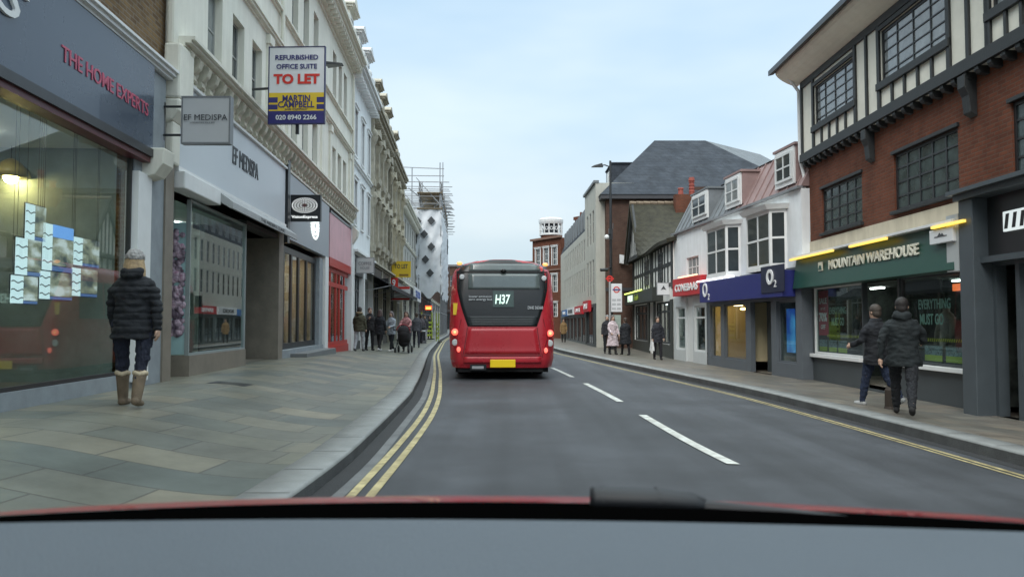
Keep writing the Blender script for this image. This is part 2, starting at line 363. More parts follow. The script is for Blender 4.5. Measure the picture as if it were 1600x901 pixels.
# joints between kerb stones are fine dark gaps
g = MB()
for fx, side, wd, z in ((kl, -1, .35, .1265), (kr, 1, .30, .0365)):
    y = 2.0
    while y < 45:
        x = fx(y); g.quad((x+side*.02, y, z), (x+side*wd, y, z), (x+side*wd, y+.012, z), (x+side*.02, y+.012, z)); y += .9
g.build('kerb_joints', mat('joint_dark', (.06, .06, .06), .9, 0))['kind'] = 'structure'
# gutter channel: a paler concrete strip beside the left kerb
surf('gutter', mat('gutter_concrete', (.14, .145, .145), .7, .35, 2, .3, 70), [[(kl(y)+a, y, rz_(kl(y)+a, y)+.005) for a in (.172, .22, .27)] for y in YS])
# painted markings
ymark = mat('yellow_paint', (.50, .43, .22), .6, .35, 9, .2, 80, dirt=1.5); wmark = mat('white_road_paint', (.64, .66, .62), .6, .22, 6, .2, 80, dirt=1.3)
def stripe(name, fn, y0, y1, wd, m, dz=.008, n=60):
    rows = []
    for i in range(n+1):
        y = y0+(y1-y0)*i/n; x = fn(y); rows.append([(x-wd/2, y, rz_(x-wd/2, y)+dz), (x+wd/2, y, rz_(x+wd/2, y)+dz)])
    return surf(name, m, rows)
def far_l(P, off): return lambda y: smoothed(P, y, 1.0 if y < 15 else 3) if y < 30 else kl(y)+off
def yl(P, off):
    o0 = smoothed(P, 30, 3)-kl(30)
    return lambda y: smoothed(P, y, 1.2) if (3 < y < 30) else kl(y)+(o0 if y >= 30 else smoothed(P, 3.01, 1.2)-kl(3))
stripe('yellow_line', lambda y: yl(YL1, 0)(y), 4.6, 70, .075, ymark, n=140)
stripe('yellow_line', lambda y: max(yl(YL2, 0)(y), yl(YL1, 0)(y)+.15), 4.6, 70, .075, ymark, n=140)
stripe('yellow_line', lambda y: kr(y)-.22-.12, -8, 80, .055, ymark, n=140)
stripe('yellow_line', lambda y: kr(y)-.22-.215, -8, 80, .04, ymark, n=140)
cl = [gp(1132,722), gp(1002,648), gp(970,627), gp(913,598), gp(897,590), gp(865,575)]
CP = [(p.y, p.x) for p in cl] + [(3.0, 2.75), (40, -.4), (70, -2.6)]
def cx(y): return smoothed(CP, y, 1.5)
for a, b in ((-4.6, -.6), (1.4, 5.4), (7.4, 11.3), (13.2, 17.2), (19.2, 23.2), (25.2, 29.2), (31.2, 35.2), (37, 41), (43, 47), (49, 53)):
    stripe('centre_line', cx, a, b, .12, wmark, n=12)
# manhole cover in the flags
c = gp(360, 614, .25); g = MB()
for a0, a1, b0, b1, dz in [(-.3, .3, -.22, .22, .004)]+[(-.26, .26, -.19+k*.07, -.155+k*.07, .007) for k in range(6)]:
    g.quad(*[(c.x+x, c.y+y, lz_(c.x+x, c.y+y)+dz) for x, y in ((a0, b0), (a1, b0), (a1, b1), (a0, b1))])
o = g.build('manhole_cover', mat('cast_iron', (.05, .05, .05), .5, .2, 8))
tag(o, 'dark rectangular iron cover set in the wide paved footway', 'manhole cover')

# ------------------------------------------------------------------ facade pieces (local frame: x along, y inward, z up)
def wall(g, s0, s1, z0, z1, holes, y=0.0, rev=.18):
    xs = sorted({s0, s1} | {h[0] for h in holes} | {h[1] for h in holes}); zs = sorted({z0, z1} | {h[2] for h in holes} | {h[3] for h in holes})
    xs = [x for x in xs if s0 <= x <= s1]; zs = [z for z in zs if z0 <= z <= z1]
    for a, b in zip(xs, xs[1:]):
        for c_, d in zip(zs, zs[1:]):
            mx_, mz = (a+b)/2, (c_+d)/2
            if any(h[0] < mx_ < h[1] and h[2] < mz < h[3] for h in holes): continue
            g.quad((a, y, c_), (b, y, c_), (b, y, d), (a, y, d))
    for h in holes:
        a, b, c_, d = h[:4]; r_ = h[4] if len(h) > 4 else rev
        g.quad((a, y, c_), (a, y+r_, c_), (a, y+r_, d), (a, y, d)); g.quad((b, y, c_), (b, y+r_, c_), (b, y+r_, d), (b, y, d))
        g.quad((a, y, c_), (b, y, c_), (b, y+r_, c_), (a, y+r_, c_)); g.quad((a, y, d), (b, y, d), (b, y+r_, d), (a, y+r_, d))
def mass(g, s0, s1, z0, z1, depth, y=0.0):
    g.quad((s0,y,z0),(s0,depth,z0),(s0,depth,z1),(s0,y,z1)); g.quad((s1,y,z0),(s1,depth,z0),(s1,depth,z1),(s1,y,z1))
    g.quad((s0,depth,z0),(s1,depth,z0),(s1,depth,z1),(s0,depth,z1)); g.quad((s0,y,z1),(s1,y,z1),(s1,depth,z1),(s0,depth,z1))
def window(par, a, b, c_, d, y=.12, nx=1, nz=2, fw=.05, fm=None, gm=None, bar=.022, sill=None, surround=None):
    fm = fm or frame_w; gm = gm or random.choice([darkglass, darkglass, curtain])
    g = MB(); t = .05
    g.box(a, a+fw, y, y+t, c_, d); g.box(b-fw, b, y, y+t, c_, d); g.box(a+fw, b-fw, y, y+t, c_, c_+fw); g.box(a+fw, b-fw, y, y+t, d-fw, d)
    for i in range(1, nx): x = a+(b-a)*i/nx; g.box(x-bar, x+bar, y+.004, y+t-.004, c_+fw, d-fw)
    for i in range(1, nz): z = c_+(d-c_)*i/nz; g.box(a+fw, b-fw, y+.008, y+t-.008, z-bar, z+bar)
    o = g.build('window', fm, par)
    p = MB(); p.box(a+fw*.5, b-fw*.5, y+.026, y+.034, c_+fw*.5, d-fw*.5); p.build('pane', gm, o)
    if sill: q = MB(); q.box(a-.06, b+.06, -.07, y, c_-.07, c_); q.build('sill', sill, o)
    if surround:
        q = MB(); q.box(a-.12, a, -.04, .02, c_, d); q.box(b, b+.12, -.04, .02, c_, d); q.box(a-.16, b+.16, -.07, .02, d, d+.13); q.box(a-.2, b+.2, -.12, .02, d+.13, d+.18)
        q.build('surround', surround, o)
    return o
def cornice(g, s0, s1, z, steps, y=0.0):                # steps: (projection, height) stacked upward
    for pr, h in steps: g.box(s0, s1, y-pr, y+.02, z, z+h); z += h
    return z
def leds(g, s0, s1, y, z, n):
    for i in range(n):
        x = s0+(s1-s0)*(i+.5)/n; g.box(x-.3, x+.3, y-.05, y+.05, z-.03, z)
clear = glass('shop_glass', (.82, .88, .86), 1.0, .04)
clear_r = glass('shop_glass_dim', (.8, .86, .84), 1.0, .04)
warm_l = emis('warm_lamp', (1, .78, .42), 6); cool_l = emis('cool_lamp', (.9, .97, 1), 9)
floor_m = mat('shop_floor', (.2, .18, .15), .4, .1)
inner_g = mat('shop_inner_grey', (.12, .14, .13), .8, .3, 1.5)
def interior(par, s0, s1, z0, z1, depth, wm, lamp=None, nl=2, y=.25, side=None):
    g = MB(); g.quad((s0,depth,z0),(s1,depth,z0),(s1,depth,z1),(s0,depth,z1)); g.quad((s0,y,z0),(s0,depth,z0),(s0,depth,z1),(s0,y,z1))
    g.quad((s1,y,z0),(s1,depth,z0),(s1,depth,z1),(s1,y,z1)); g.quad((s0,y,z1),(s1,y,z1),(s1,depth,z1),(s0,depth,z1))
    g.m(1).quad((s0,y,z0+.01),(s1,y,z0+.01),(s1,depth,z0+.01),(s0,depth,z0+.01))
    o = g.build('interior', [wm, floor_m], par)
    if lamp:
        q = MB(); leds(q, s0, s1, y+(depth-y)*.4, z1-(.07 if depth > 3.1 else .02), nl); q.build('ceiling_lamp', lamp, o)
    return o
def shop_pane(par, a, b, c_, d, y=.1, nx=1, fw=.05, fm=None, gm=None, name='shop_window', splits=None, trans=None):
    g = MB(); fm = fm or frame_d
    g.box(a, a+fw, y, y+.07, c_, d); g.box(b-fw, b, y, y+.07, c_, d); g.box(a+fw, b-fw, y, y+.07, c_, c_+fw); g.box(a+fw, b-fw, y, y+.07, d-fw, d)
    for x in (splits or [a+(b-a)*i/nx for i in range(1, nx)]): g.box(x-fw/2, x+fw/2, y+.003, y+.067, c_+fw, d-fw)
    if trans: g.box(a+fw, b-fw, y+.006, y+.064, trans-fw/2, trans+fw/2)
    o = g.build(name, fm, par); p = MB(); p.box(a+fw*.5, b-fw*.5, y+.03, y+.042, c_+fw*.5, d-fw*.5); p.build('glass', gm or clear, o); return o

# ================================================================== LEFT SIDE
S = lambda u: FL.s(u); Y = FL.sy
def lb(label, cat='building', name='building', group=None): return empty(name, FL.p0, FL.a, label, cat, group)
# ---- estate agent's shop, yellow brick above
b = lb('estate agent shop with a wide navy fascia, big window and yellow brick above', name='shop_building')
sE = S(226)
W0, W1 = -9.0, S(206)
g = MB(); wall(g, -14, S(262), 5.3, 12.5, [(-6,-4.6,6.4,8.4),(-1.5,-.1,6.4,8.4)], y=.12); mass(g, -14, S(262), -.4, 12.5, 9, .12)
g.build('wall', brick_y, b)
for a in (-6, -1.5): window(b, a, a+1.4, 6.4, 8.4, y=.22, nx=2, fm=frame_w, sill=white_p)
g = MB(); wall(g, -14, sE, -.4, 3.95, [(W0, W1, .62, 3.78, .1)], y=.0, rev=.1); g.build('shop_wall', greystone, b)
navy = mat('navy_sign', (.045, .066, .10), .28, .05, 1, coat=.2)
g = MB(); g.box(-10, S(224), -.1, .1, 3.92, 5.22); g.build('fascia', navy, b, bevel=.01)
g = MB(); g.box(-14, S(224), -.16, .1, 3.80, 3.92); g.m(1).box(-14, S(224), -.12, .1, 3.72, 3.80); g.build('fascia_trim', [frame_d, mat('dark_red_trim', (.10, .02, .025), .4, .1)], b)
g = MB(); cornice(g, -14, S(258), 5.22, [(.11, .05), (.16, .06), (.20, .04)]); g.build('cornice', white_p, b)
g = MB(); g.box(S(226), S(250), -.03, .3, -.4, 5.2); g.build('pilaster', greystone, b)
g = MB(); g.box(S(250), S(263), -.06, .3, -.4, 4.0); g.build('pilaster', brownstone, b)
g = MB(); g.box(W1-.02, S(226), -.08, .12, .5, 3.55); g.build('window_post', white_p, b, bevel=.012)
g = MB(); g.prism([(-.32, 3.95), (-.3, 3.72), (-.18, 3.55), (0.0, 3.5), (.1, 3.5), (.1, 3.95)], S(218), S(236), 'x'); g.build('corbel', cream2, b, bevel=.02)
shop_pane(b, W0, W1, .62, 3.78, y=.02, splits=[-4, .2], fm=frame_d)
gold = mat('gold_wallpaper', (.52, .38, .13), .7, .4, 1.4)
inner = interior(b, W0, W1, .5, 3.9, 3.2, mat('shop_back_wall', (.30, .36, .36), .8, .25, 1.2), emis('bright_ceiling_lamp', (1, .95, .86), 26), 6)
g = MB(); g.box(-2.5, S(60), 2.2, 2.3, .6, 3.7); g.build('wallpaper_panel', gold, b)
g = MB(); g.box(-8, 2.5, 1.0, 1.8, .5, 1.15); g.build('window_bench', mat('red_bench', (.20, .03, .025), .5, .1), b, bevel=.03)
text('TS', b, white_p, (S(-50), -.115, 4.72), (1, 0, 0), (0, 0, 1), 1.0, .48, .03)
text('&', b, white_p, (S(3)-.02, -.115, 4.95), (1, 0, 0), (0, 0, 1), .28, .36, .03)
pink = mat('pink_letters', (.48, .09, .15), .5, .05, 3)
text('THE HOME EXPERTS', b, pink, ((S(72)+S(214))/2, -.105, (FL.z(72,77)+FL.z(214,167))/2), (1, 0, 0), (0, 0, 1), S(214)-S(72), .19, .012, bold=.004)
g = MB(); g.box(W0+.1, W1-.1, .3, 3.15, 3.84, 3.88); g.build('ceiling_panel', mat('white_ceiling', (.75, .77, .76), .8, .03), b)
# property display screens hanging in the window
scr_w = emis('lit_paper', (.72, .92, 1), .85)
def photo_mat(i, c1, c2, c3):
    m = bpy.data.materials.new('lit_photo'); m.use_nodes = True; t = m.node_tree; N = t.nodes; p = N['Principled BSDF']
    tcn = N.new('ShaderNodeTexCoord'); n1 = N.new('ShaderNodeTexNoise'); n1.inputs['Scale'].default_value = 2.6; n1.inputs['Detail'].default_value = 10
    mpn = N.new('ShaderNodeMapping'); mpn.inputs['Location'].default_value = (i*3.1, 0, i)
    mpn.inputs['Scale'].default_value = (1, 1, 2.2); t.links.new(tcn.outputs['Object'], mpn.inputs[0]); t.links.new(mpn.outputs[0], n1.inputs['Vector'])
    r = N.new('ShaderNodeValToRGB'); r.color_ramp.elements[0].position = .38; r.color_ramp.elements[0].color = (*c1, 1); r.color_ramp.elements[1].position = .62; r.color_ramp.elements[1].color = (*c3, 1)
    e = r.color_ramp.elements.new(.5); e.color = (*c2, 1)
    t.links.new(n1.outputs['Fac'], r.inputs[0]); t.links.new(r.outputs[0], p.inputs['Emission Color']); p.inputs['Emission Strength'].default_value = .8; p.inputs['Base Color'].default_value = (.05, .05, .05, 1)
    return m
skyb = emis('lit_sky_blue', (.12, .35, .9), .9); navyb = emis('lit_navy', (.03, .09, .32), .8)
dlab = ['small lit property display, highest in the agent window', 'lit property display half hidden under the highest one', 'lit property display lowest towards the window corner',
        'large lit property display with blue sky, tallest in the window', 'lit property display nearest the white window post, upper of two', 'lit property display nearest the white window post, lower of two',
        'wide lit display with navy footer below the tallest one']
for i, (u0, v0, u1, v1, ft) in enumerate([(36,313,68,369,.45),(22,366,62,424,.45),(16,424,58,468,.45),(64,345,112,418,.3),(113,366,153,411,.33),(111,413,151,458,.33),(61,418,112,462,.3)]):
    o_ = .32; a, bb = FL.s(u0, o_), FL.s(u1, o_); z0, z1 = (FL.z(u0,v1,o_)+FL.z(u1,v1+ (4 if u0<100 else 3),o_))/2-.04, (FL.z(u0,v0,o_)+FL.z(u1,v0+12,o_))/2
    if z1 - z0 > 1.3: z1 = z0+1.3
    t = empty('property_display', FL.w((a+bb)/2, o_, z0), FL.a, dlab[i], 'window display', 'lit property displays in the agent window'); hw = (bb-a)/2; h = z1-z0
    g = MB(); g.box(-hw, hw, 0, .015, 0, h); g.build('backing', frame_d, t)
    g = MB(); g.box(-hw, -hw+2*hw*ft, -.008, -.001, .01, h-.01)
    g.build('text_sheet', scr_w, t)
    g = MB()
    for k in range(3):
        z = h*(.18+.28*k); n = 8; wv = [(-hw+2*hw*ft*j/n, z+.012*math.sin(j*1.1)) for j in range(n+1)]
        for p, q in zip(wv, wv[1:]): g.quad((p[0],-.0095,p[1]),(q[0],-.0095,q[1]),(q[0],-.0095,q[1]+.014),(p[0],-.0095,p[1]+.014))
    g.build('text_line', frame_d, t)
    pm = photo_mat(i, (.07,.09,.10), (.30,.32,.24), (.66,.74,.76))
    g = MB(); g.box(-hw+2*hw*ft+.01, hw, -.008, -.001, h*.14, h*(.72 if i == 3 else .98)); g.build('photo', pm, t)
    if i == 3: g = MB(); g.box(-hw+2*hw*ft+.01, hw, -.008, -.001, h*.73, h*.99); g.build('sky_photo', skyb, t)
    g = MB(); g.box(-hw+2*hw*ft+.01, hw, -.008, -.001, .01, h*.12); g.build('caption_bar', navyb, t)
    g = MB(); g.tube([(-hw+.03,0,h),(-hw+.03,0,3.85-z0)], .003, 5); g.tube([(hw-.03,0,h),(hw-.03,0,3.85-z0)], .003, 5); g.build('cable', frame_d, t)
# pendant lamps inside
for k, (u, z) in enumerate(((60, 3.42), (12, 3.40))):
    t = empty('pendant_lamp', FL.w(FL.s(u, 1.6), 1.6, z), FL.a, ['yellow glowing pendant lamp above the lit property displays', 'yellow glowing pendant lamp deeper behind the agent window'][k], 'lamp')
    g = MB(); g.rings([(0,0,0,.24,.24),(0,0,.10,.22,.22),(0,0,.22,.1,.1),(0,0,.26,.03,.03)], 18); g.build('lamp_shade', mat('brass_shade', (.5, .38, .12), .3, .1), t, smooth=True)
    g = MB(); g.ball((0,0,0), .10, 10); g.build('bulb', emis('bulb', (1, .75, .3), 60), t, smooth=True)
    g = MB(); g.tube([(0,0,.25),(0,0,3.85-z)], .006, 6); g.build('flex', frame_d, t)

# ---- long cream terrace with three shops
b = lb('long cream stuccoed terrace with frieze of scrolls, tall sash windows and three shops', name='terrace_building')
T0, T1 = S(264), Y(32.0)
g1 = [(Y(c)-.50, Y(c)+.33) for c in (14.55, 16.05, 17.5, 21.3, 22.8, 24.3, 27.8, 29.05, 30.3)]
holes = [(a, c_, 6.28, 7.72) for a, c_ in g1]
g2 = [(a+.03, c_-.03) for a, c_ in g1]; holes += [(a, c_, 9.55, 11.2) for a, c_ in g2]
g = MB(); wall(g, T0, T1, 5.42, 12.3, holes, y=.0, rev=.2); mass(g, T0, T1, -.4, 12.3, 10); g.build('wall', cream, b)
for a, c_ in g1: window(b, a, c_, 6.28, 7.72, y=.14, fm=mat('grey_frame', (.33, .34, .32), .4, .1), gm=random.choice([darkglass, curtain]), fw=.045, bar=.018)
for a, c_ in g2: window(b, a, c_, 9.55, 11.2, y=.14, fm=MATS['grey_frame'], gm=random.choice([darkglass, curtain]), fw=.045, bar=.018)
g = MB(); cornice(g, T0, T1, 5.42, [(.06, .06), (.03, .42)]); cornice(g, T0, T1, 5.9, [(.18, .05), (.28, .05), (.34, .06)])
cornice(g, T0, T1, 8.3, [(.05, .05), (.12, .06), (.16, .05), (.05, .2)]); cornice(g, T0, T1, 9.28, [(.06, .05), (.12, .06)])
g.build('string_course', cream2, b)
g = MB(); s = T0+.15
while s < T1-.1:                                             # scrolled brackets of the frieze
    g.prism([(-.05, 5.5), (-.12, 5.53), (-.10, 5.62), (-.2, 5.72), (-.24, 5.84), (-.2, 5.9), (-.03, 5.9), (-.03, 5.5)], s, s+.16, 'x')
    g.ball((s+.3, -.035, 5.7), .11, 8, (1, .5, 1)); g.ball((s+.3, -.05, 5.56), .055, 6, (1, .7, .8)); g.ball((s+.3, -.05, 5.83), .05, 6, (1.2, .7, .8)); s += .44
g.build('frieze', mat('frieze_stucco', (.60, .58, .48), .8, .22, 5, .3, 50, dirt=.6), b, smooth=False)
g = MB(); cornice(g, T0, T1, 11.75, [(.06, .12), (.2, .12), (.42, .12), (.5, .1), (.62, .14)])
s = T0
while s < T1: g.box(s, s+.14, -.4, 0, 11.86, 12.0); s += .4
g.build('cornice', cream2, b)
for a0, a1 in ((Y(18.1), Y(20.7)), (Y(25.0), Y(27.1)), (Y(30.9), T1)):
    for x in ((a0+.1, a0+.45), (a1-.45, a1-.1)) if a1-a0 > 1.5 else ((a0+.3, a0+.6),):
        g = MB(); g.box(x[0], x[1], -.07, .02, 6.06, 8.28); g.box(x[0]-.04, x[1]+.04, -.11, .02, 6.06, 6.3); g.box(x[0]-.04, x[1]+.04, -.11, .02, 8.05, 8.28); g.build('pilaster', cream2, b, bevel=.01)
for y_ in (13.0,):                                            # chunky upper pilaster with scroll where it meets the brick
    g = MB(); g.box(T0-.28, T0+.35, -.22, .05, 4.95, 5.85); g.prism([(-.22, 4.95), (-.2, 4.75), (-.1, 4.6), (.05, 4.55), (.05, 4.95)], T0-.28, T0+.35, 'x'); g.box(T0-.22, T0+.12, -.1, .05, 3.9, 4.6); g.box(T0-.2, T0+.35, -.08, .05, 5.85, 12); g.build('pilaster', cream2, b, bevel=.04)
# mansard behind the cornice
g = MB(); g.prism([(.1, 12.3), (1.6, 14.6), (8, 14.8), (10, 12.3)], T0, T1, 'x'); g.build('roof', slate, b)
def dormer(par, y, z0=12.35, h=2.2, wd=1.15, m=white_r, fwd=.12, F=FL):
    s = y; g = MB(); g.box(s-wd/2, s+wd/2, -fwd, 1.6, z0, z0+h*.72)
    z = z0+h*.72
    for pr, hh in ((.06, .07), (.16, .09), (.24, .07)): g.box(s-wd/2-pr, s+wd/2+pr, -fwd-pr, 1.6, z, z+hh); z += hh
    g.prism([(s-wd/2-.2, z), (s-wd/4, z+h*.12), (s, z+h*.17), (s+wd/4, z+h*.12), (s+wd/2+.2, z)], -fwd-.2, 1.6, 'y')
    for k in (0, 1): g.ball((s+(-1, 1)[k]*(wd/2+.05), -fwd-.12, z0+h*.28), .16, 8, (1, 1, 1.5))
    g.box(s-wd/2-.18, s-wd/2, -fwd-.05, .3, z0, z0+.3); g.box(s+wd/2, s+wd/2+.18, -fwd-.05, .3, z0, z0+.3)
    o = g.build('dormer', m, par); window(par, s-wd*.3, s+wd*.3, z0+.25, z0+h*.62, y=-fwd-.03, fw=.04)
    return o
for y_ in (20, 24.5, 28.2, 30.9): dormer(b, Y(y_), m=cream2)
g = MB()
for y_ in (19.4, 31.75): g.tube([(Y(y_), -.10, 11.7), (Y(y_), -.10, 6.2)], .055, 8)
g.build('downpipe', cream2, b)
# medispa shopfront
sF0, sF1 = S(266), S(440)
g = MB(); g.box(sF0, sF1, -.06, .12, 3.92, 5.38); g.m(1).box(sF0, sF1, -.10, .12, 3.84, 3.92).box(sF0, sF1, -.12, .12, 5.38, 5.43)
g.build('fascia', [mat('pale_grey_fascia', (.54, .58, .61), .4, .03, 1), white_p], b)
text('EF MEDISPA', b, mat('charcoal_letters', (.06, .065, .07), .5, 0), ((S(355)+S(396))/2, -.068, (FL.z(355,244)+FL.z(396,263))/2), (1, 0, 0), (0, 0, 1), S(396)-S(355), .36, .02)
g = MB(); g.prism([(-.1, 3.86), (-.42, 3.62), (-.42, 3.5), (-.38, 3.5), (-.05, 3.7)], S(326), S(438), 'x'); g.build('awning', mat('grey_awning', (.36, .37, .37), .6, .1, 3), b)
text('THE MEDISPA CLINIC', b, MATS['charcoal_letters'], ((S(370)+S(420))/2, -.425, 3.56), (1, 0, 0), (0, 0, 1), 2.2, .07, .004)
g = MB(); g.box(sF0, S(326), -.2, .1, 3.55, 3.84); g.build('canopy_box', white_p, b, bevel=.02)
zf = lambda y: zl(y)
a0, a1 = S(296), S(384)
g = MB(); g.box(a0, a1, -.02, .2, -.3, .78); g.box(a0-.0, a0+.2, .2, 1.35, -.3, .78); g.build('stallriser', brownstone, b)
shop_pane(b, a0, a1, .78, 3.5, y=0, fm=mat('steel_frame', (.25, .29, .29), .35, .1), fw=.04, splits=[a1-.05])
# returning side of the display window holds the floral panel
g = MB(); g.box(a0+.02, a0+.06, .06, 1.3, .80, 3.1); g.build('side_panel', mat('pale_blue_frame', (.34, .52, .53), .5, .05), b)
flor = bpy.data.materials.new('floral_panel'); flor.use_nodes = True; t_ = flor.node_tree; p_ = t_.nodes['Principled BSDF']
vo = t_.nodes.new('ShaderNodeTexVoronoi'); vo.inputs['Scale'].default_value = 9; tcc = t_.nodes.new('ShaderNodeTexCoord'); t_.links.new(tcc.outputs['Object'], vo.inputs['Vector'])
rr = t_.nodes.new('ShaderNodeValToRGB'); rr.color_ramp.elements[0].color = (.42, .20, .30, 1); rr.color_ramp.elements[1].color = (.10, .07, .10, 1); rr.color_ramp.elements[1].position = .75
e = rr.color_ramp.elements.new(.35); e.color = (.5, .38, .46, 1)
t_.links.new(vo.outputs['Distance'], rr.inputs[0]); t_.links.new(rr.outputs[0], p_.inputs['Base Color'])
g = MB(); random.seed(3)
for i in range(420):
    yy, zz = random.uniform(.11, .7), random.uniform(1.15, 2.95); g.ball((a0+.01, yy, zz), random.uniform(.03, .07), 5, (.6, 1, 1))
g.build('flower_wall', flor, b)
interior(b, a0+.06, S(437), .42, 3.5, 3.0, mat('medispa_wall', (.42, .52, .48), .8, .2, 1.5), emis('medispa_lamp', (.92, 1, .97), 20), 3, y=.3)
g = MB(); g.box(S(384), S(437), .9, 1.0, .4, 3.5); g.build('entrance_door', mat('dark_glass_door', (.04, .05, .05), .1, .2), b)
g = MB(); g.box(S(433), S(440), -.04, 1.1, -.3, 3.7); g.build('pilaster', brownstone, b)
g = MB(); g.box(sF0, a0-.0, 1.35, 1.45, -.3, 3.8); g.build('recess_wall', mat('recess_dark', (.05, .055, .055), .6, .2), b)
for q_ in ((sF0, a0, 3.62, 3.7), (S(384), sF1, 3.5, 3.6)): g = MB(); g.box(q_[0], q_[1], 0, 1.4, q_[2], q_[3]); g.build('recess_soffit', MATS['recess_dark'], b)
# opticians
v0, v1 = S(441), S(511)
g = MB(); g.box(v0, v0+.25, -.12, .12, 3.45, 5.85); g.build('fascia_end', frame_d, b)
g = MB(); g.box(v0+.25, v1, -.05, .12, 3.6, 5.38); g.build('fascia', mat('mid_grey_fascia', (.29, .32, .345), .4, .05, 1), b)
logo = emis('white_sign_light', (.9, 1, .97), 1.0)
g = MB(); c_ = S(488); zc = FL.z(488, 352)
for ring, n in ((.14, 10), (.27, 18), (.4, 26)):
    for k in range(n):
        a = 2*math.pi*k/n; x, z = c_+math.cos(a)*ring*1.5, zc+math.sin(a)*ring
        g.box(x-.045, x+.045, -.08, -.055, z-.035, z+.035)
g.build('eye_emblem', logo, b)
g = MB(); g.box(v0, v1, 0.0, .3, -.3, .62); g.build('stallriser', greystone, b)
interior(b, v0, v1, .6, 3.5, 3.0, mat('cream_shop_wall', (.62, .56, .42), .7, .1), emis('optician_lamp', (1, .93, .75), 16), 4, y=.4)
shop_pane(b, v0, S(500), .62, 3.45, y=.15, splits=[S(452), S(464), S(475), S(487)], fw=.17, gm=glass('bright_glass', (.95, .97, .95), .42, .02))
g = MB(); g.box(S(500), S(505), .02, .3, -.3, 3.5); g.m(1).box(S(506), v1, -.05, .3, -.3, 3.6); g.build('pilaster', [greystone, white_p], b)
g = MB(); g.box(v0+.02, S(454), .30, .34, 2.1, 3.2); g.build('poster', emis('orange_poster', (.9, .12, .02), .9), b)
g = MB(); g.box(v0+.02, S(454), .30, .34, .7, 2.0); g.m(1)
for k in range(7): g.box(v0+.25, S(452), .285, .299, .9+k*.15, .97+k*.15)
g.build('poster', [emis('cream_poster', (.8, .68, .45), .5), frame_d], b)
g = MB(); g.box(S(455), S(505), -.45, 0, -.3, .5); g.build('step', mat('step_stone', (.15, .16, .165), .6, .1), b)
# red shop
r0, r1 = S(512), T1
redp = mat('red_shop_paint', (.42, .03, .022), .4, .1, 4)
g = MB(); g.box(r0, r1, -.06, .12, 3.65, 5.2); g.build('fascia', mat('faded_pink_fascia', (.62, .36, .39), .5, .12, 1.5), b)
g = MB(); g.box(r0, r1, -.07, .15, 3.35, 3.65); g.m(1).box(r0, r1, -.08, .12, 5.2, 5.3); g.build('fascia_trim', [redp, frame_d], b)
interior(b, r0, r1, .3, 3.4, 2.6, mat('dark_shop', (.08, .06, .06), .8, .3), cool_l, 1, y=.35)
g = MB(); g.box(r0, r1, .0, .3, -.3, .5); g.build('stallriser', redp, b)
shop_pane(b, r0, r1, .5, 3.35, y=.05, splits=[r0+.9, r0+2.1, r0+2.9, r1-1.2], fw=.16, fm=redp, trans=2.75)
for k, (a, c_) in enumerate([(r0+.3, r0+.8), (r0+1.1, r0+1.9)]):
    g = MB(); g.box(a, c_, .2, .22, 2.85, 3.2); g.build('poster', [emis('yellow_poster', (.8, .55, .15), .5), emis('white_poster', (.6, .6, .55), .4)][k], b)
g = MB(); g.box(r1-.35, r1+.05, -.12, .2, -.3, 5.4); g.build('pilaster', white_p, b, bevel=.02)
g = MB(); g.prism([(-.12, 5.4), (-.35, 5.15), (-.3, 4.9), (-.12, 4.6)], r1-.35, r1+.05, 'x'); g.build('corbel', cream2, b, bevel=.02)

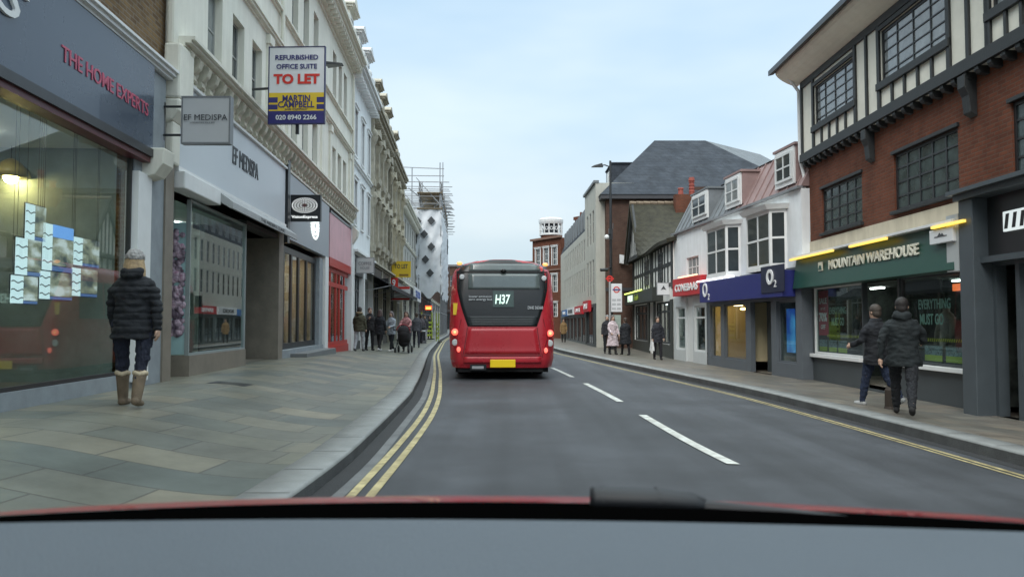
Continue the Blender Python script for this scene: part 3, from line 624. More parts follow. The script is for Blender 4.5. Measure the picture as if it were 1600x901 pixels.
# ---- further down the left side
def terrace(y0, y1, top, m, tr, label, storeys, pitch=1.9, ww=.8, nshop=2, fr=frame_w, ped=True, rich=False, roof=True, dorm=(), shopc=None, F=FL, zsh=3.4, group=None, S_=None, nz_=2, depth=9):
    Sx = S_ or F.sy
    s0, s1 = sorted((Sx(y0), Sx(y1))); b = empty('terrace_building', F.p0, F.a, label, 'building', group)
    n = max(1, int((s1-s0)/pitch)); cs = [s0+(s1-s0)*(i+.5)/n for i in range(n)]
    holes = [(c-ww/2, c+ww/2, z0, z1) for c in cs for z0, z1 in storeys]
    g = MB(); wall(g, s0, s1, zsh+.85, top, holes, rev=.2); mass(g, s0, s1, -.4, top, depth); g.build('wall', m, b)
    for h in holes: window(b, *h, y=.14, fm=fr, sill=tr, surround=tr if ped else None, nz=nz_, fw=.05)
    g = MB(); cornice(g, s0, s1, top-.55, [(.08, .12), (.25, .14), (.45, .14), (.55, .15)]); cornice(g, s0, s1, zsh+.85, [(.15, .08), (.3, .1)])
    for z0, z1 in storeys[1:]: cornice(g, s0, s1, z0-.45, [(.08, .08), (.14, .07)])
    x = s0
    while x < s1: g.box(x, x+.16, -.4, 0, top-.7, top-.5); x += .5
    g.build('cornice', tr, b)
    if rich:
        g = MB(); random.seed(int(y0))
        for i in range(n+1):
            x = s0+(s1-s0)*i/n
            g.box(x-.16, x+.16, -.16, 0, zsh+1.0, top-.6)
            for z0, z1 in storeys: g.ball((x, -.18, z1+.15), .22, 8, (1, .7, 1.1)); g.prism([(-.16, z1+.0), (-.34, z1+.0), (-.3, z1-.15), (-.16, z1-.45)], x-.15, x+.15, 'x'); g.box(x-.24, x+.24, -.24, 0, z0-.35, z0)
        for c in cs:
            for z0, z1 in storeys: g.prism([(c-ww*.8, z1+.18), (c-ww*.4, z1+.5), (c, z1+.62), (c+ww*.4, z1+.5), (c+ww*.8, z1+.18)], -.35, 0, 'y'); g.prism([(-.0, z0-.3), (-.34, z0-.08), (-.38, z0+.2), (-.32, z0+.2), (-.28, z0), (0, z0-.05)], c-ww*.75, c+ww*.75, 'x')
        g.build('ornament', m, b)
    if roof: g = MB(); g.prism([(.1, top), (1.6, top+2), (depth-2, top+2.2), (depth, top)], s0, s1, 'x'); g.build('roof', slate, b)
    for d in dorm: dormer(b, Sx(d), z0=top, h=2.1, m=tr)
    k = (s1-s0)/nshop; shopc = shopc or [None]
    for i in range(nshop):
        a, c = s0+k*i, s0+k*(i+1); col = shopc[i % len(shopc)] or (.1, .1, .11)
        fm_ = mat('shop_paint_%d_%d' % (int(y0), i), col, .45, .08, 3)
        g = MB(); g.box(a+.12, c-.12, -.1, .1, zsh, zsh+.8); g.build('fascia', fm_, b)
        g = MB(); g.box(a-.0, a+.18, -.15, .3, -.4, zsh+.85); g.box(c-.18, c, -.15, .3, -.4, zsh+.85); g.build('pilaster', tr, b)
        g = MB(); g.box(a+.18, c-.18, 0, .3, -.4, .55); g.build('stallriser', fm_, b)
        interior(b, a+.18, c-.18, .3, zsh, 2.4, inner_g, cool_l, 1, y=.3)
        shop_pane(b, a+.18, c-.18, .55, zsh, y=.08, nx=4, fw=.09, fm=fm_ if i % 2 else frame_d, trans=2.8)
    return b
t = terrace(32.0, 38.7, 12.4, white_r, white_p, 'white painted terrace house with pedimented windows beyond the cream terrace', [(5.6, 7.5), (8.6, 10.6)], 2.2, .8, 2, dorm=(33.6, 36.2), shopc=[(.03, .035, .035), (.45, .46, .45)])
t = terrace(38.7, 47.5, 12.3, stone, mat('stone_trim', (.42, .39, .31), .8, .25, 3, .3, 40, dirt=.7), 'weathered ornate stone terrace with balconies and a dark grimy front', [(5.3, 7.6), (8.6, 10.8)], 2.2, .85, 2, rich=True, dorm=(40.6, 43.2, 46), shopc=[(.02, .02, .022), (.03, .03, .03)])
t = terrace(47.5, 57, 12.0, mat('buff_stone', (.47, .43, .33), .8, .3, 2, .3, 30, dirt=.6), MATS['stone_trim'], 'buff carved stone terrace with ornate bays beyond the grimy one', [(5.3, 7.4), (8.4, 10.4)], 2.4, .9, 2, rich=True, dorm=(50.5,), shopc=[(.05, .12, .10), (.3, .3, .3)])
t = terrace(57, 76, 10.6, mat('plain_grey_render', (.42, .42, .39), .8, .1, 1.5, dirt=.5), cream2, 'plain pale grey block with steep dark roof before the scaffolding', [(5.0, 7.2), (8.0, 9.6)], 2.6, .9, 3, ped=False, shopc=[(.4, .42, .42), (.05, .05, .08), (.45, .45, .4)])
t = terrace(76, 100, 12.6, white_r, white_p, 'tall white building wrapped in scaffolding and sheeting', [(5.0, 7.2), (8.6, 10.6)], 3, 1, 3, ped=False, roof=False, shopc=[(.3, .3, .3), (.1, .1, .1)])
t = terrace(100, 150, 8.6, brick_b, cream2, 'low brown brick block far down the street past the scaffolding', [(4.8, 6.6)], 4, 1.2, 5, ped=False, roof=False)
# end of the street
e0 = Vector((-13.6, 150, 0)); b = empty('brick_block', e0, 0, 'distant brown brick block closing the view beyond the bus', 'building')
g = MB(); wall(g, 0, 18, -.5, 12.5, [(1.5+3.2*i, 3.0+3.2*i, z, z+2) for i in range(5) for z in (4.5, 8.5)]+[(1, 4.2, -.2, 3.2), (6, 9.2, -.2, 3.2)]); mass(g, 0, 18, -.5, 12.5, 12)
g.build('wall', brick_b, b)
for i in range(5):
    for z in (4.5, 8.5): window(b, 1.5+3.2*i, 3.0+3.2*i, z, z+2, y=.14)
g = MB(); g.box(-.1, 18.1, -.3, .1, 12.3, 12.7).box(-.1, 18.1, -.15, .05, 3.5, 3.9); g.build('cornice', mat('dark_cornice', (.14, .13, .13), .8, .2), b)
for a in (1, 6): shop_pane(b, a, a+3.2, -.2, 3.2, y=.1, nx=2, gm=darkglass)

# scaffolding with sheeting
t = empty('scaffolding', FL.w(Y(74), 0, 0), FL.a, 'white sheeted scaffolding with dark diamond openings and bare poles on top', 'scaffolding')
sl, pj, tz, bz0 = 26.0, 2.5, 12.3, 4.0
g = MB(); nx_, nz2 = 48, 30
def ruf(i, k): return .05*math.sin(i*.9+k*.35)+.05*math.sin(k*2.1+i*.35)+.04*math.sin(k*.7-i*1.7)+.03*math.sin(k*3.3+i*2.9)
def bot(i): return bz0+.35*math.sin(i*.8)
g.add([(sl*i/nx_, -pj-ruf(i, k), bot(i)+(tz-bot(i))*k/nz2) for i in range(nx_+1) for k in range(nz2+1)], [(i*(nz2+1)+k, i*(nz2+1)+k+1, (i+1)*(nz2+1)+k+1, (i+1)*(nz2+1)+k) for i in range(nx_) for k in range(nz2)])
g.add([(.10*math.sin(i*1.1+k*.6)-.08, -pj-ruf(0, k)+(pj-.05)*i/12, bot(i)+(tz-bot(i))*k/nz2) for i in range(13) for k in range(nz2+1)], [(i*(nz2+1)+k, i*(nz2+1)+k+1, (i+1)*(nz2+1)+k+1, (i+1)*(nz2+1)+k) for i in range(12) for k in range(nz2)])
g.build('sheeting', mat('white_sheeting', (.62, .65, .68), .55, .10, .8, .6, 3), t, smooth=True)
dop = mat('sheet_opening', (.05, .055, .06), .8, .2)
inv = Matrix.Rotation(-FL.a, 4, 'Z') @ Matrix.Translation(-FL.w(Y(74), 0, 0))
for u, v in ((653,346),(674,345),(663,366),(674,385.5),(665,405.5),(672,426.5)):
    q = inv @ at(u, v, 74); g = MB(); g.prism([(q.y-.38, q.z), (q.y, q.z-.42), (q.y+.38, q.z), (q.y, q.z+.42)], -.30, -.24, 'x'); g.build('diamond_opening', dop, t)
for x, z in ((9, 9.6), (18, 7.2)):
    g = MB(); g.prism([(x-.75, z), (x, z-.85), (x+.75, z), (x, z+.85)], -pj-.38, -pj-.30, 'y'); g.build('diamond_opening', dop, t)
g = MB(); steel = mat('galvanised_tube', (.30, .31, .32), .5, .15, metal=.4); random.seed(12)
for i in range(11):
    x = sl*i/10
    for y_ in (-pj+.1, -.3, 2.6): g.tube([(x, y_, -.2 if y_ < 0 else 12), (x, y_, 14.6+(i % 3)*.7)], .055, 6)
for z in (2.3, 3.9, 5.9, 7.9, 9.9, 12.0, 13.2, 14.3, 14.9):
    for y_ in (-pj+.1, -.3): g.tube([(-.6, y_, z), (sl+.8, y_, z)], .05, 6)
for z in (12.9, 13.6, 14.3, 15.0):
    for i in range(0, 11): g.tube([(sl*i/10, -pj-.7-.25*(i % 2), z), (sl*i/10, 3.2, z)], .045, 5)
for i in range(0, 10): g.tube([(sl*i/10, -pj+.1, 12.4), (sl*(i+1)/10, -pj+.1, 14.9)], .045, 5); g.tube([(sl*i/10, -.3, 14.9), (sl*(i+1)/10, -.3, 12.4)], .045, 5)
for a, z0, z1, y_ in ((0, 12, 16.9, -pj+.2), (0, 12, 17.6, 2.0), (0, 12, 16.4, .4), (6, 12, 18.2, -pj+.1)): g.tube([(a, y_, z0), (a, y_, z1)], .055, 6)
g.tube([(0, -pj-.2, 16.3), (0, 4.2, 16.5)], .045, 5); g.tube([(0, -pj-.2, 15.6), (0, 4.0, 15.6)], .045, 5); g.tube([(0, -pj, 12.6), (0, 0, 15.4)], .045, 5); g.tube([(0, 0, 12.6), (0, 2.6, 15.4)], .045, 5)
for k in range(14): x, y_, z = random.uniform(0, 8), random.uniform(-pj-.6, 0), random.uniform(12.4, 14.8); g.tube([(x, y_, z), (x+random.uniform(-1, 1), y_+random.uniform(-1, 1), z+random.uniform(-.8, .8))], .04, 5)
g.build('pole_frame', steel, t)
g = MB()
for z in (12.35, 13.9): g.box(-.3, sl+.3, -pj, -.1, z, z+.06); g.box(-.3, sl+.3, -pj-.02, -pj+.02, z+.1, z+.28)
g.build('boards', mat('scaffold_boards', (.25, .2, .13), .85, .2, 5), t)

# ------------------------------------------------------------------ projecting signs on the left
def psign(name, y, u0, v0, u1, v1, label, face, edge, th=.06, cat='sign', arm=True, sides=None, fac=None, extra=0.0):
    p0, p1 = at(u0, v0, y), at(u1, v1, y); wx, hz = p1.x-p0.x, p1.z-p0.z
    t = empty(name, ((p0.x+p1.x)/2, y, p0.z), 0, label, cat)
    g = MB(); g.box(-wx/2+.02, wx/2-.02, -th/2, th/2, .02, hz-.02); g.build('panel', face, t)
    g = MB()
    for a in ((-wx/2, -wx/2+.025, 0, hz), (wx/2-.025, wx/2, 0, hz), (-wx/2+.025, wx/2-.025, 0, .025), (-wx/2+.025, wx/2-.025, hz-.025, hz)): g.box(a[0], a[1], -th/2-.008, th/2+.008, a[2], a[3])
    g.build('frame', edge, t)
    if arm:
        fx_ = (fac(y) if fac else flx(y)) - (p0.x+p1.x)/2
        g = MB(); e = -wx/2 if fx_ < 0 else wx/2
        if abs(fx_) > abs(e)+.02:
            for z in (hz*.2, hz*.8): g.tube([(e, 0, z), (fx_, 0, z)], .02, 8)
        g.box(fx_-.03, fx_+.03, -.06, .06, hz*.1, hz*.9); g.build('bracket', frame_d, t)
    return t, wx, hz
X_, Z_ = (1, 0, 0), (0, 0, 1)
chl = MATS['charcoal_letters']; wl = mat('white_letters', (.75, .76, .76), .5, 0)
white_b = mat('white_board', (.70, .71, .72), .5, .03, 3)
t, wx, hz = psign('let_board', 16.5, 420, 193, 508, 75, '0', white_b, mat('navy_edge', (.03, .03, .12), .5, 0), arm=False) if False else (None, 0, 0)
pA, pB = at(420, 193, 16.5), at(508, 75, 16.5); wx, hz = pB.x-pA.x, pB.z-pA.z
t = empty('letting_board', ((pA.x+pB.x)/2, 16.5, pA.z), R(-2), 'white, yellow and navy office suite to let board high on the cream terrace', 'sign')
g = MB(); g.box(-wx/2, wx/2, -.03, .03, 0, hz); g.build('panel', white_b, t, bevel=.004)
navy2 = mat('navy_print', (.03, .028, .16), .5, .03); yel = mat('yellow_print', (.72, .5, .03), .5, .04)
redl = mat('red_print', (.62, .03, .02), .5, .03)
g = MB(); g.box(-wx/2, wx/2, -.034, -.031, 0, hz*.16); g.box(-wx/2, -wx/2+.16*wx, -.037, -.0345, hz*.18, hz*.245); g.box(-wx/2, -wx/2+.16*wx, -.037, -.0345, hz*.27, hz*.34)
g.box(wx/2-.13*wx, wx/2, -.037, -.0345, hz*.18, hz*.245); g.box(wx/2-.13*wx, wx/2, -.037, -.0345, hz*.27, hz*.34)
g.box(-wx/2, wx/2, -.037, -.0345, hz*.108, hz*.112)
g.build('navy_band', navy2, t)
g = MB(); g.box(-wx/2, wx/2, -.034, -.031, hz*.16, hz*.40); g.build('yellow_band', yel, t)
g = MB()
for a in ((-wx/2-.02, -wx/2, -.02, hz+.02), (wx/2, wx/2+.02, -.02, hz+.02), (-wx/2, wx/2, -.02, 0), (-wx/2, wx/2, hz, hz+.02)): g.box(a[0], a[1], -.04, .04, a[2], a[3])
g.build('frame', MATS['navy_edge'] if 'navy_edge' in MATS else mat('navy_edge', (.03, .03, .10), .5, 0), t)
for tx, m_, z, wd, h, bd in (('REFURBISHED', navy2, .865, .78, .065, .02), ('OFFICE SUITE', navy2, .745, .74, .065, .02), ('TO LET', redl, .58, .84, .135, .045), ('MARTIN', navy2, .325, .50, .085, .02), ('CAMPBELL', navy2, .245, .66, .085, .02), ('AND COMPANY', navy2, .182, .42, .022, 0), ('020 8940 2266', wl, .075, .74, .065, .02)):
    text(tx, t, m_, (0, -.042, hz*z), X_, Z_, wx*wd, hz*h, .006, bold=bd)
g = MB(); g.box(-.035, .035, .04, .09, -.22, hz*.6); g.tube([(0, .07, hz*.5), (flx(16.5)-(pA.x+pB.x)/2+.05, .25, hz*.5)], .03, 8)
g.build('post', frame_d, t)
# medispa projecting sign
t, wx, hz = psign('projecting_sign', 12.0, 285, 226, 363, 152, 'square pale grey medispa sign projecting beside the cream pilaster', mat('pale_sign', (.50, .515, .52), .5, .03), mat('grey_edge', (.2, .21, .22), .5, .05), th=.12)
text('EF MEDISPA', t, chl, (0, -.075, hz*.55), X_, Z_, wx*.88, hz*.12, .005); text('LONDON CLINIC', t, chl, (-.05, -.072, hz*.44), X_, Z_, wx*.5, hz*.03, .003)
t, wx, hz = psign('projecting_sign', 20.8, 452, 346, 502, 305, 'black opticians sign with dotted white eye emblem', frame_d, frame_d, th=.12)
g = MB()
for ring, n in ((.07, 10), (.12, 18), (.17, 26), (.215, 32)):
    for k in range(n):
        a = 2*math.pi*k/n; x, z = math.cos(a)*ring*1.55, hz*.60+math.sin(a)*ring*.92; g.box(x-.014, x+.014, -.075, -.063, z-.011, z+.011)
g.build('eye_emblem', emis('sign_dots', (.9, .95, .95), .9), t)
g = MB(); g.tube([(0, -.065, hz*.60), (0, -.078, hz*.60)], .04, 14); g.build('pupil', mat('dark_red', (.12, .02, .02), .4, 0), t)
text('VisionExpress', t, MATS['sign_dots'], (0, -.07, hz*.15), X_, Z_, wx*.82, hz*.14, .006, bold=.015)
t, wx, hz = psign('projecting_sign', 32.6, 556, 427, 585, 402, 'small white lettered sign projecting past the pink shop', mat('off_white_sign', (.52, .53, .52), .5, .03), MATS['grey_edge'])
text('COFFEE', t, MATS['grey_edge'], (0, -.045, hz*.62), X_, Z_, wx*.7, hz*.2, .005); text('HOUSE', t, MATS['grey_edge'], (0, -.045, hz*.34), X_, Z_, wx*.5, hz*.16, .005)
t, wx, hz = psign('projecting_sign', 41.7, 591, 451, 607, 435, 'small black square sign over the row of shoppers', frame_d, black_t)
t, wx, hz = psign('letting_board', 49.5, 612, 433, 642, 408, 'yellow to let board hung over the crowded footway', yel, yel)
text('TO LET', t, chl, (0, -.045, hz*.68), X_, Z_, wx*.7, hz*.28, .006, bold=.02); g = MB(); g.box(-wx*.1, wx*.38, -.044, -.032, hz*.08, hz*.2); g.build('print_block', mat('ochre_print', (.25, .15, .03), .6, 0), t)
t, wx, hz = psign('projecting_sign', 48.6, 609, 450, 622, 434, 'small red sign with a white round emblem under the yellow board', redl, redl)
text('9', t, wl, (0, -.045, hz*.5), X_, Z_, wx*.4, hz*.7, .006, bold=.02)
t, wx, hz = psign('letting_board', 51.0, 610, 469, 641, 447, 'white to let board with red bands below the yellow board', white_b, white_b)
g = MB(); g.box(-wx/2, wx/2, -.036, -.031, hz*.8, hz).box(-wx/2, wx/2, -.036, -.031, 0, hz*.16); g.build('red_band', redl, t)
text('TO LET', t, redl, (-wx*.1, -.045, hz*.62), X_, Z_, wx*.5, hz*.18, .006, bold=.02)
t, wx, hz = psign('lit_sign', 82, 664, 484, 675, 477, 'glowing red and yellow shop sign under the sheeted scaffolding', emis('red_glow', (1, .10, .03), 1.6), frame_d)
g = MB(); g.box(-wx*.35, wx*.35, -.05, -.035, hz*.2, hz*.6); g.build('lit_strip', emis('yellow_glow', (1, .6, .08), 2), t)
# wall floodlight
t = empty('wall_floodlight', FL.w(Y(25), 0, 9.75), FL.a, 'dark floodlight on a short arm high on the cream terrace', 'lamp')
g = MB(); g.box(-.12, .12, -.06, 0, -.35, .35); g.build('wall_plate', frame_d, t, bevel=.01)
g = MB(); g.tube([(0, -.05, .05), (0, -.25, .12)], .04, 8); g.build('arm', frame_d, t)
g = MB(); g.hexa([(-.22,-.2,.05),(.22,-.2,.05),(.12,-.75,.10),(-.12,-.75,.10)][::-1], [(-.2,-.2,.16),(.2,-.2,.16),(.1,-.72,.15),(-.1,-.72,.15)][::-1]); g.build('lamp_head', frame_d, t, bevel=.02)
# long dark shop awning over the crowd
t = empty('shop_awning', FL.w(Y(36.5), 0, 3.1), FL.a, 'long sloping black awning over the crowded footway', 'awning')
g = MB(); ln = Y(56)-Y(36.5); g.prism([(0, .75), (-1.3, .05), (-1.3, -.15), (-1.27, -.15), (-1.27, .02), (0, .70)], 0, ln, 'x'); g.build('canvas', mat('black_canvas', (.02, .02, .022), .8, .1), t)
g = MB()
for i in range(6): g.tube([(ln*i/5, -1.25, .02), (ln*i/5, 0, -.25)], .02, 6)
g.build('arm', steel, t)
t = empty('shop_banner', FL.w(Y(62), -.2, 3.2), FL.a, 'white shop banner with blue lettering beyond the boards', 'sign')
g = MB(); g.box(0, 9, -.5, -.4, 0, 1.1); g.build('panel', white_b, t)
text('STUDIO', t, mat('blue_print', (.05, .1, .35), .5, 0), (4.5, -.51, .55), X_, Z_, 6.5, .6, .02, bold=.03)

# ================================================================== RIGHT SIDE
def ms(u): return RM.s(u)
def mz(u, v): return RM.z(u, v)
b = empty('timber_framed_building', RM.p0, RM.a, 'mock timbered building with red brick middle storey and wide overhanging eaves', 'building')
E0, E1 = 0.0, RM.len+3
mu = lambda u: RM.s(u, -.14)
win2 = [(mu(1278), mu(1342), 6.50, 7.62), (mu(1384), mu(1491), 6.50, 7.70), (mu(1562), mu(1700), 6.50, 7.70)]
win1 = [(ms(1287), ms(1350), 3.70, 4.86), (ms(1401), ms(1503), 3.72, 4.94), (ms(1588), ms(1720), 3.72, 4.94)]
g = MB(); wall(g, E0, E1, 3.55, 5.75, win1, rev=.12); mass(g, E0, E1, -.5, 8.0, 9, 0); g.build('brick_wall', brick_r, b)
g = MB(); wall(g, E0, E1, 3.1, 3.56, [], y=-.02); g.build('cream_band', mat('cream_band', (.56, .50, .38), .75, .1, 2, dirt=.5), b)
up = -.14
g = MB(); wall(g, E0-.0, E1, 5.75, 8.0, win2, y=up, rev=.12); g.quad((E0,up,5.75),(E0,0,5.75),(E0,0,8.0),(E0,up,8.0)); g.quad((E0,up,5.75),(E1,up,5.75),(E1,0,5.75),(E0,0,5.75)); g.build('plaster_wall', cream_i, b)
for h, n in zip(win2, (4, 4, 5)): window(b, *h, y=up+.03, nx=n, nz=5, fm=frame_d, fw=.07, bar=.013, gm=curtain)
for h, n in zip(win1, (5, 5, 5)): window(b, *h, y=.04, nx=n, nz=4, fm=frame_d, fw=.06, bar=.02, gm=mat('leaded_glass', (.05, .07, .07), .10, .5, 2.6, spec=.9))
g = MB(); bt = up-.05
g.box(E0-.02, E1, up-.09, up, 5.75, 5.98); g.box(E0-.02, E1, bt, up, 7.82, 8.0)
def stud(x, z0=5.98, z1=7.82, wd=.12): g.box(x-wd/2, x+wd/2, bt, up, z0, z1)
stud(E0+.04, wd=.1)
for a, c_, z0, z1 in win2:
    stud(a-.06); stud(c_+.06); g.box(a-.12, c_+.12, bt-.03, up, 6.40, 6.56); g.box(a, c_, bt, up, z1+.0, z1+.1)
    n = 4 if c_-a < 1.9 else 5
    for i in range(1, n): stud(a+(c_-a)*i/n, 5.98, 6.40, .07)
x_gap = [(win2[0][1]+win2[1][0])/2]
for x in x_gap: stud(x, wd=.09)
for x in (mu(1525), mu(1556)): stud(x, wd=.10)
for a, c_, z0, z1 in win1: g.box(a-.05, c_+.05, -.05, .03, z1, z1+.07); g.box(a-.07, c_+.07, -.08, .03, z0-.07, z0)
x = E0+.1
while x < E1: g.prism([(-.2, 5.75), (-.2, 5.69), (-.16, 5.63), (0, 5.6), (0, 5.75)], x, x+.12, 'x'); x += .36
g.build('timber_frame', black_t, b, bevel=.006)
g = MB()
for u in (1368, 1529, 1700):
    g = MB(); x = ms(u); g.prism([(-.22, 5.72), (-.22, 5.5), (-.15, 5.35), (-.12, 5.05), (0, 4.98), (0, 5.72)], x-.11, x+.11, 'x'); g.build('bracket', black_t, b, bevel=.01)
# cove and eaves
g = MB()
ov = .66; n = 8
pr = [(up, 8.0)]+[(up-ov*math.sin(k/n*math.pi/2)**1.3*.93, 8.0+.42*(1-math.cos(k/n*math.pi/2))**.8) for k in range(1, n+1)]
g.prism(pr+[(up, 8.45)], E0-.35, E1, 'x'); g.build('cove', mat('cream_cove', (.84, .80, .68), .85, .05, 2, dirt=.2), b, smooth=False)
g = MB(); g.prism([(up-ov-.1, 8.36), (up-ov-.1, 8.5), (up-ov+.1, 8.5), (up-ov+.05, 8.40)], E0-.5, E1, 'x'); g.build('gutter', frame_d, b)
g = MB(); g.hexa([(E0-.5,up-ov,8.46),(E1,up-ov,8.46),(E1,9,8.46),(E0-.5,9,8.46)], [(E0+1.6,2.6,10.6),(E1,2.6,10.6),(E1,6,10.6),(E0+1.6,6,10.6)]); g.build('roof', mat('tile_roof', (.06, .045, .04), .85, .3, 6, .5), b)
g = MB(); g.tube([(E0-.08, up-.55, 8.35), (E0-.1, up-.3, 8.15), (E0-.1, up-.05, 7.8), (E0-.1, up-.04, 5.9), (E0-.08, -.08, 5.4), (E0-.08, -.08, 3.2)], .05, 8); g.build('downpipe', white_p, b)
# outdoor shop
green = mat('dark_green_fascia', (.015, .066, .048), .4, .08, 2)
f0, f1 = ms(1264), ms(1536)
OPEN0, OPEN1 = ms(1270), ms(1535)
d0, d1 = ms(1346), ms(1402)
g = MB(); wall(g, 0, f1, -.5, 3.1, [(OPEN0, d0, .52, 2.30, .12), (d0+.04, d1, -.16, 2.30, .12), (d1+.08, OPEN1, .52, 2.30, .12)], y=.0); g.build('shop_wall', mat('dark_grey_shop', (.055, .065, .07), .5, .12, 3), b)
g = MB(); g.hexa([(f0-.1,-.42,2.28),(f1-.15,-.42,2.28),(f1-.15,0,2.28),(f0-.1,0,2.28)], [(f0-.1,-.30,3.12),(f1-.15,-.30,3.12),(f1-.15,0,3.12),(f0-.1,0,3.12)]); g.build('fascia', green, b, bevel=.01)
g = MB(); g.box(f0-.15, f1-.1, -.46, -.0, 3.12, 3.17); g.build('fascia_trim', white_p, b)
g = MB(); g.box(f1-.38, f1-.0, -.40, -.02, 2.25, 3.25); g.build('fascia_end', mat('pale_box', (.42, .44, .44), .5, .06), b)
ytube = emis('yellow_tube', (1, .62, .03), .95)
for u0, u1 in ((1238, 1307), (1334, 1392), (1465, 1516)):
    g = MB(); a, c_ = RM.s(u0, -.4), RM.s(u1, -.4); g.box(max(a, f0-.1), c_, -.50, -.44, 3.06, 3.11); g.build('strip_light', ytube, b)
tl = (RM.s(1296, -.38)+RM.s(1437, -.38))/2; tw = RM.s(1437, -.38)-RM.s(1296, -.38)
text('MOUNTAIN WAREHOUSE', b, mat('cream_letters', (.72, .70, .58), .5, 0), (tl, -.385, 2.77), X_, Z_, tw, .23, .03, bold=.02)
g = MB(); q = RM.s(1283, -.38); g.box(q-.12, q+.12, -.40, -.37, 2.66, 2.88); g.m(1)
for k in range(3): g.prism([(q-.1+k*.05, 2.69), (q-.04+k*.05, 2.80), (q+.02+k*.05, 2.69)], -.409-.002*k, -.40-.002*k, 'y')
g.build('emblem', [MATS['cream_letters'], green], b)
q0, q1 = RM.s(1459, -.4), RM.s(1496, -.4); g = MB(); g.box(q0, q1, -.46, -.38, 2.78, 3.04); g.build('sign_box', white_b, b, bevel=.01)
qc = (q0+q1)/2; g = MB(); g.box(qc-.26*(q1-q0), qc+.26*(q1-q0), -.468, -.461, 2.895, 2.91).prism([(qc-.1, 2.91), (qc-.03, 2.97), (qc+.01, 2.93), (qc+.05, 2.96), (qc+.11, 2.91)], -.468, -.461, 'y'); g.build('emblem', chl, b)
shop_pane(b, OPEN0, d0, .52, 2.30, y=.03, fm=white_p, fw=.055, gm=clear_r)
shop_pane(b, d1+.08, OPEN1, .52, 2.30, y=.03, fm=MATS['dark_grey_shop'], fw=.05, gm=clear_r)
for q0_, q1_ in ((OPEN0-.06, d0+.04), (d1+.02, OPEN1+.03)): g = MB(); g.box(q0_, q1_, -.1, .05, .43, .52); g.build('sill', white_p, b, bevel=.01)
g = MB(); g.box(d0+.04, d1, .9, .95, -.16, 2.3); g.build('door', mat('dark_door', (.02, .022, .022), .3, .1), b)
interior(b, OPEN0, OPEN1, -.1, 2.28, 3.0, mat('outdoor_shop_inside', (.10, .12, .11), .8, .7, 2.5), emis('shop_ceiling_lamp', (.9, 1, .95), 9), 4, y=.18)
# window graphics
rposter = mat('red_poster', (.42, .03, .05), .5, .1); tealt = mat('pale_teal_letters', (.30, .50, .46), .5, .1)
a = OPEN0+.12; g = MB(); g.box(a, a+.62, .1, .11, 1.02, 2.2); g.build('sale_poster', rposter, b)
text('SALE', b, wl, (a+.31, .09, 1.93), X_, Z_, .5, .16, .004, bold=.03); text('UP TO', b, wl, (a+.31, .09, 1.72), X_, Z_, .3, .06, .004); text('70%', b, wl, (a+.31, .09, 1.50), X_, Z_, .52, .24, .004, bold=.04); text('OFF', b, wl, (a+.31, .09, 1.24), X_, Z_, .3, .12, .004, bold=.02)
text('EVERYTHING', b, tealt, (a+1.25, .085, 1.66), X_, Z_, 1.0, .18, .004, bold=.02); text('MUST GO', b, tealt, (a+1.25, .085, 1.38), X_, Z_, .75, .2, .004, bold=.02)
a2 = d1+1.25
text('EVERYTHING', b, tealt, (a2, .085, 1.72), X_, Z_, 1.15, .2, .004, bold=.02); text('MUST GO', b, tealt, (a2-.1, .085, 1.42), X_, Z_, .85, .22, .004, bold=.02)
haz_y = mat('hazard_yellow', (.5, .5, .06), .5, .05)
for p0, p1 in ((a+.55, d0-.35), (d1+.75, OPEN1-.45)):
    g = MB(); g.box(p0, p1, .10, .11, .98, 1.05); g.m(1); x = p0
    while x < p1-.06: g.quad((x,.095,.985),(x+.035,.095,.985),(x+.065,.095,1.045),(x+.03,.095,1.045)); x += .075
    g.build('hazard_tape', [frame_d, haz_y], b)
bpost = mat('blue_grey_print', (.16, .22, .25), .6, .8, 26); gpost = mat('lime_print', (.32, .42, .05), .6, .1)
for x0 in (a+.02, a+.62, a+1.22, d1+.85, d1+1.6, d1+2.35):
    if x0+.5 > OPEN1 or (x0 < d0 < x0+.5): continue
    wq = .5 if x0 < d0 else .62
    g = MB(); g.box(x0, x0+wq, .1, .11, .72, .90); g.m(1).box(x0, x0+wq, .1, .11, .60, .718); g.build('shelf_card', [bpost, gpost], b)
random.seed(5)
for x, c_, z0 in ((d1+.5, (.35, .33, .3), .6), (d1+2.0, (.20, .14, .30), .62), (d1+2.7, (.04, .04, .045), .6), (OPEN0+1.6, (.08, .1, .12), .6)):
    g = MB(); g.rings([(x, .75, z0, .16, .12), (x, .75, z0+.35, .17, .13), (x, .75, z0+.62, .15, .11), (x, .75, z0+.8, .24, .12), (x, .75, z0+.92, .2, .1), (x, .75, z0+.98, .07, .07), (x, .75, z0+1.05, .07, .07)], 16)
    g.tube([(x-.22, .75, z0+.86), (x-.27, .70, z0+.55), (x-.2, .62, z0+.3)], [.065, .055, .04], 8); g.tube([(x+.22, .75, z0+.86), (x+.27, .70, z0+.55), (x+.2, .62, z0+.3)], [.065, .055, .04], 8)
    g.build('mannequin', mat('mannequin_jacket_%d' % int(x*10), c_, .8, .2, 5), b, smooth=True)
g = MB(); g.box(d1+1.0, d1+1.5, .6, .64, 1.98, 2.12); g.build('lit_notice', emis('orange_notice', (1, .2, .05), .9), b)
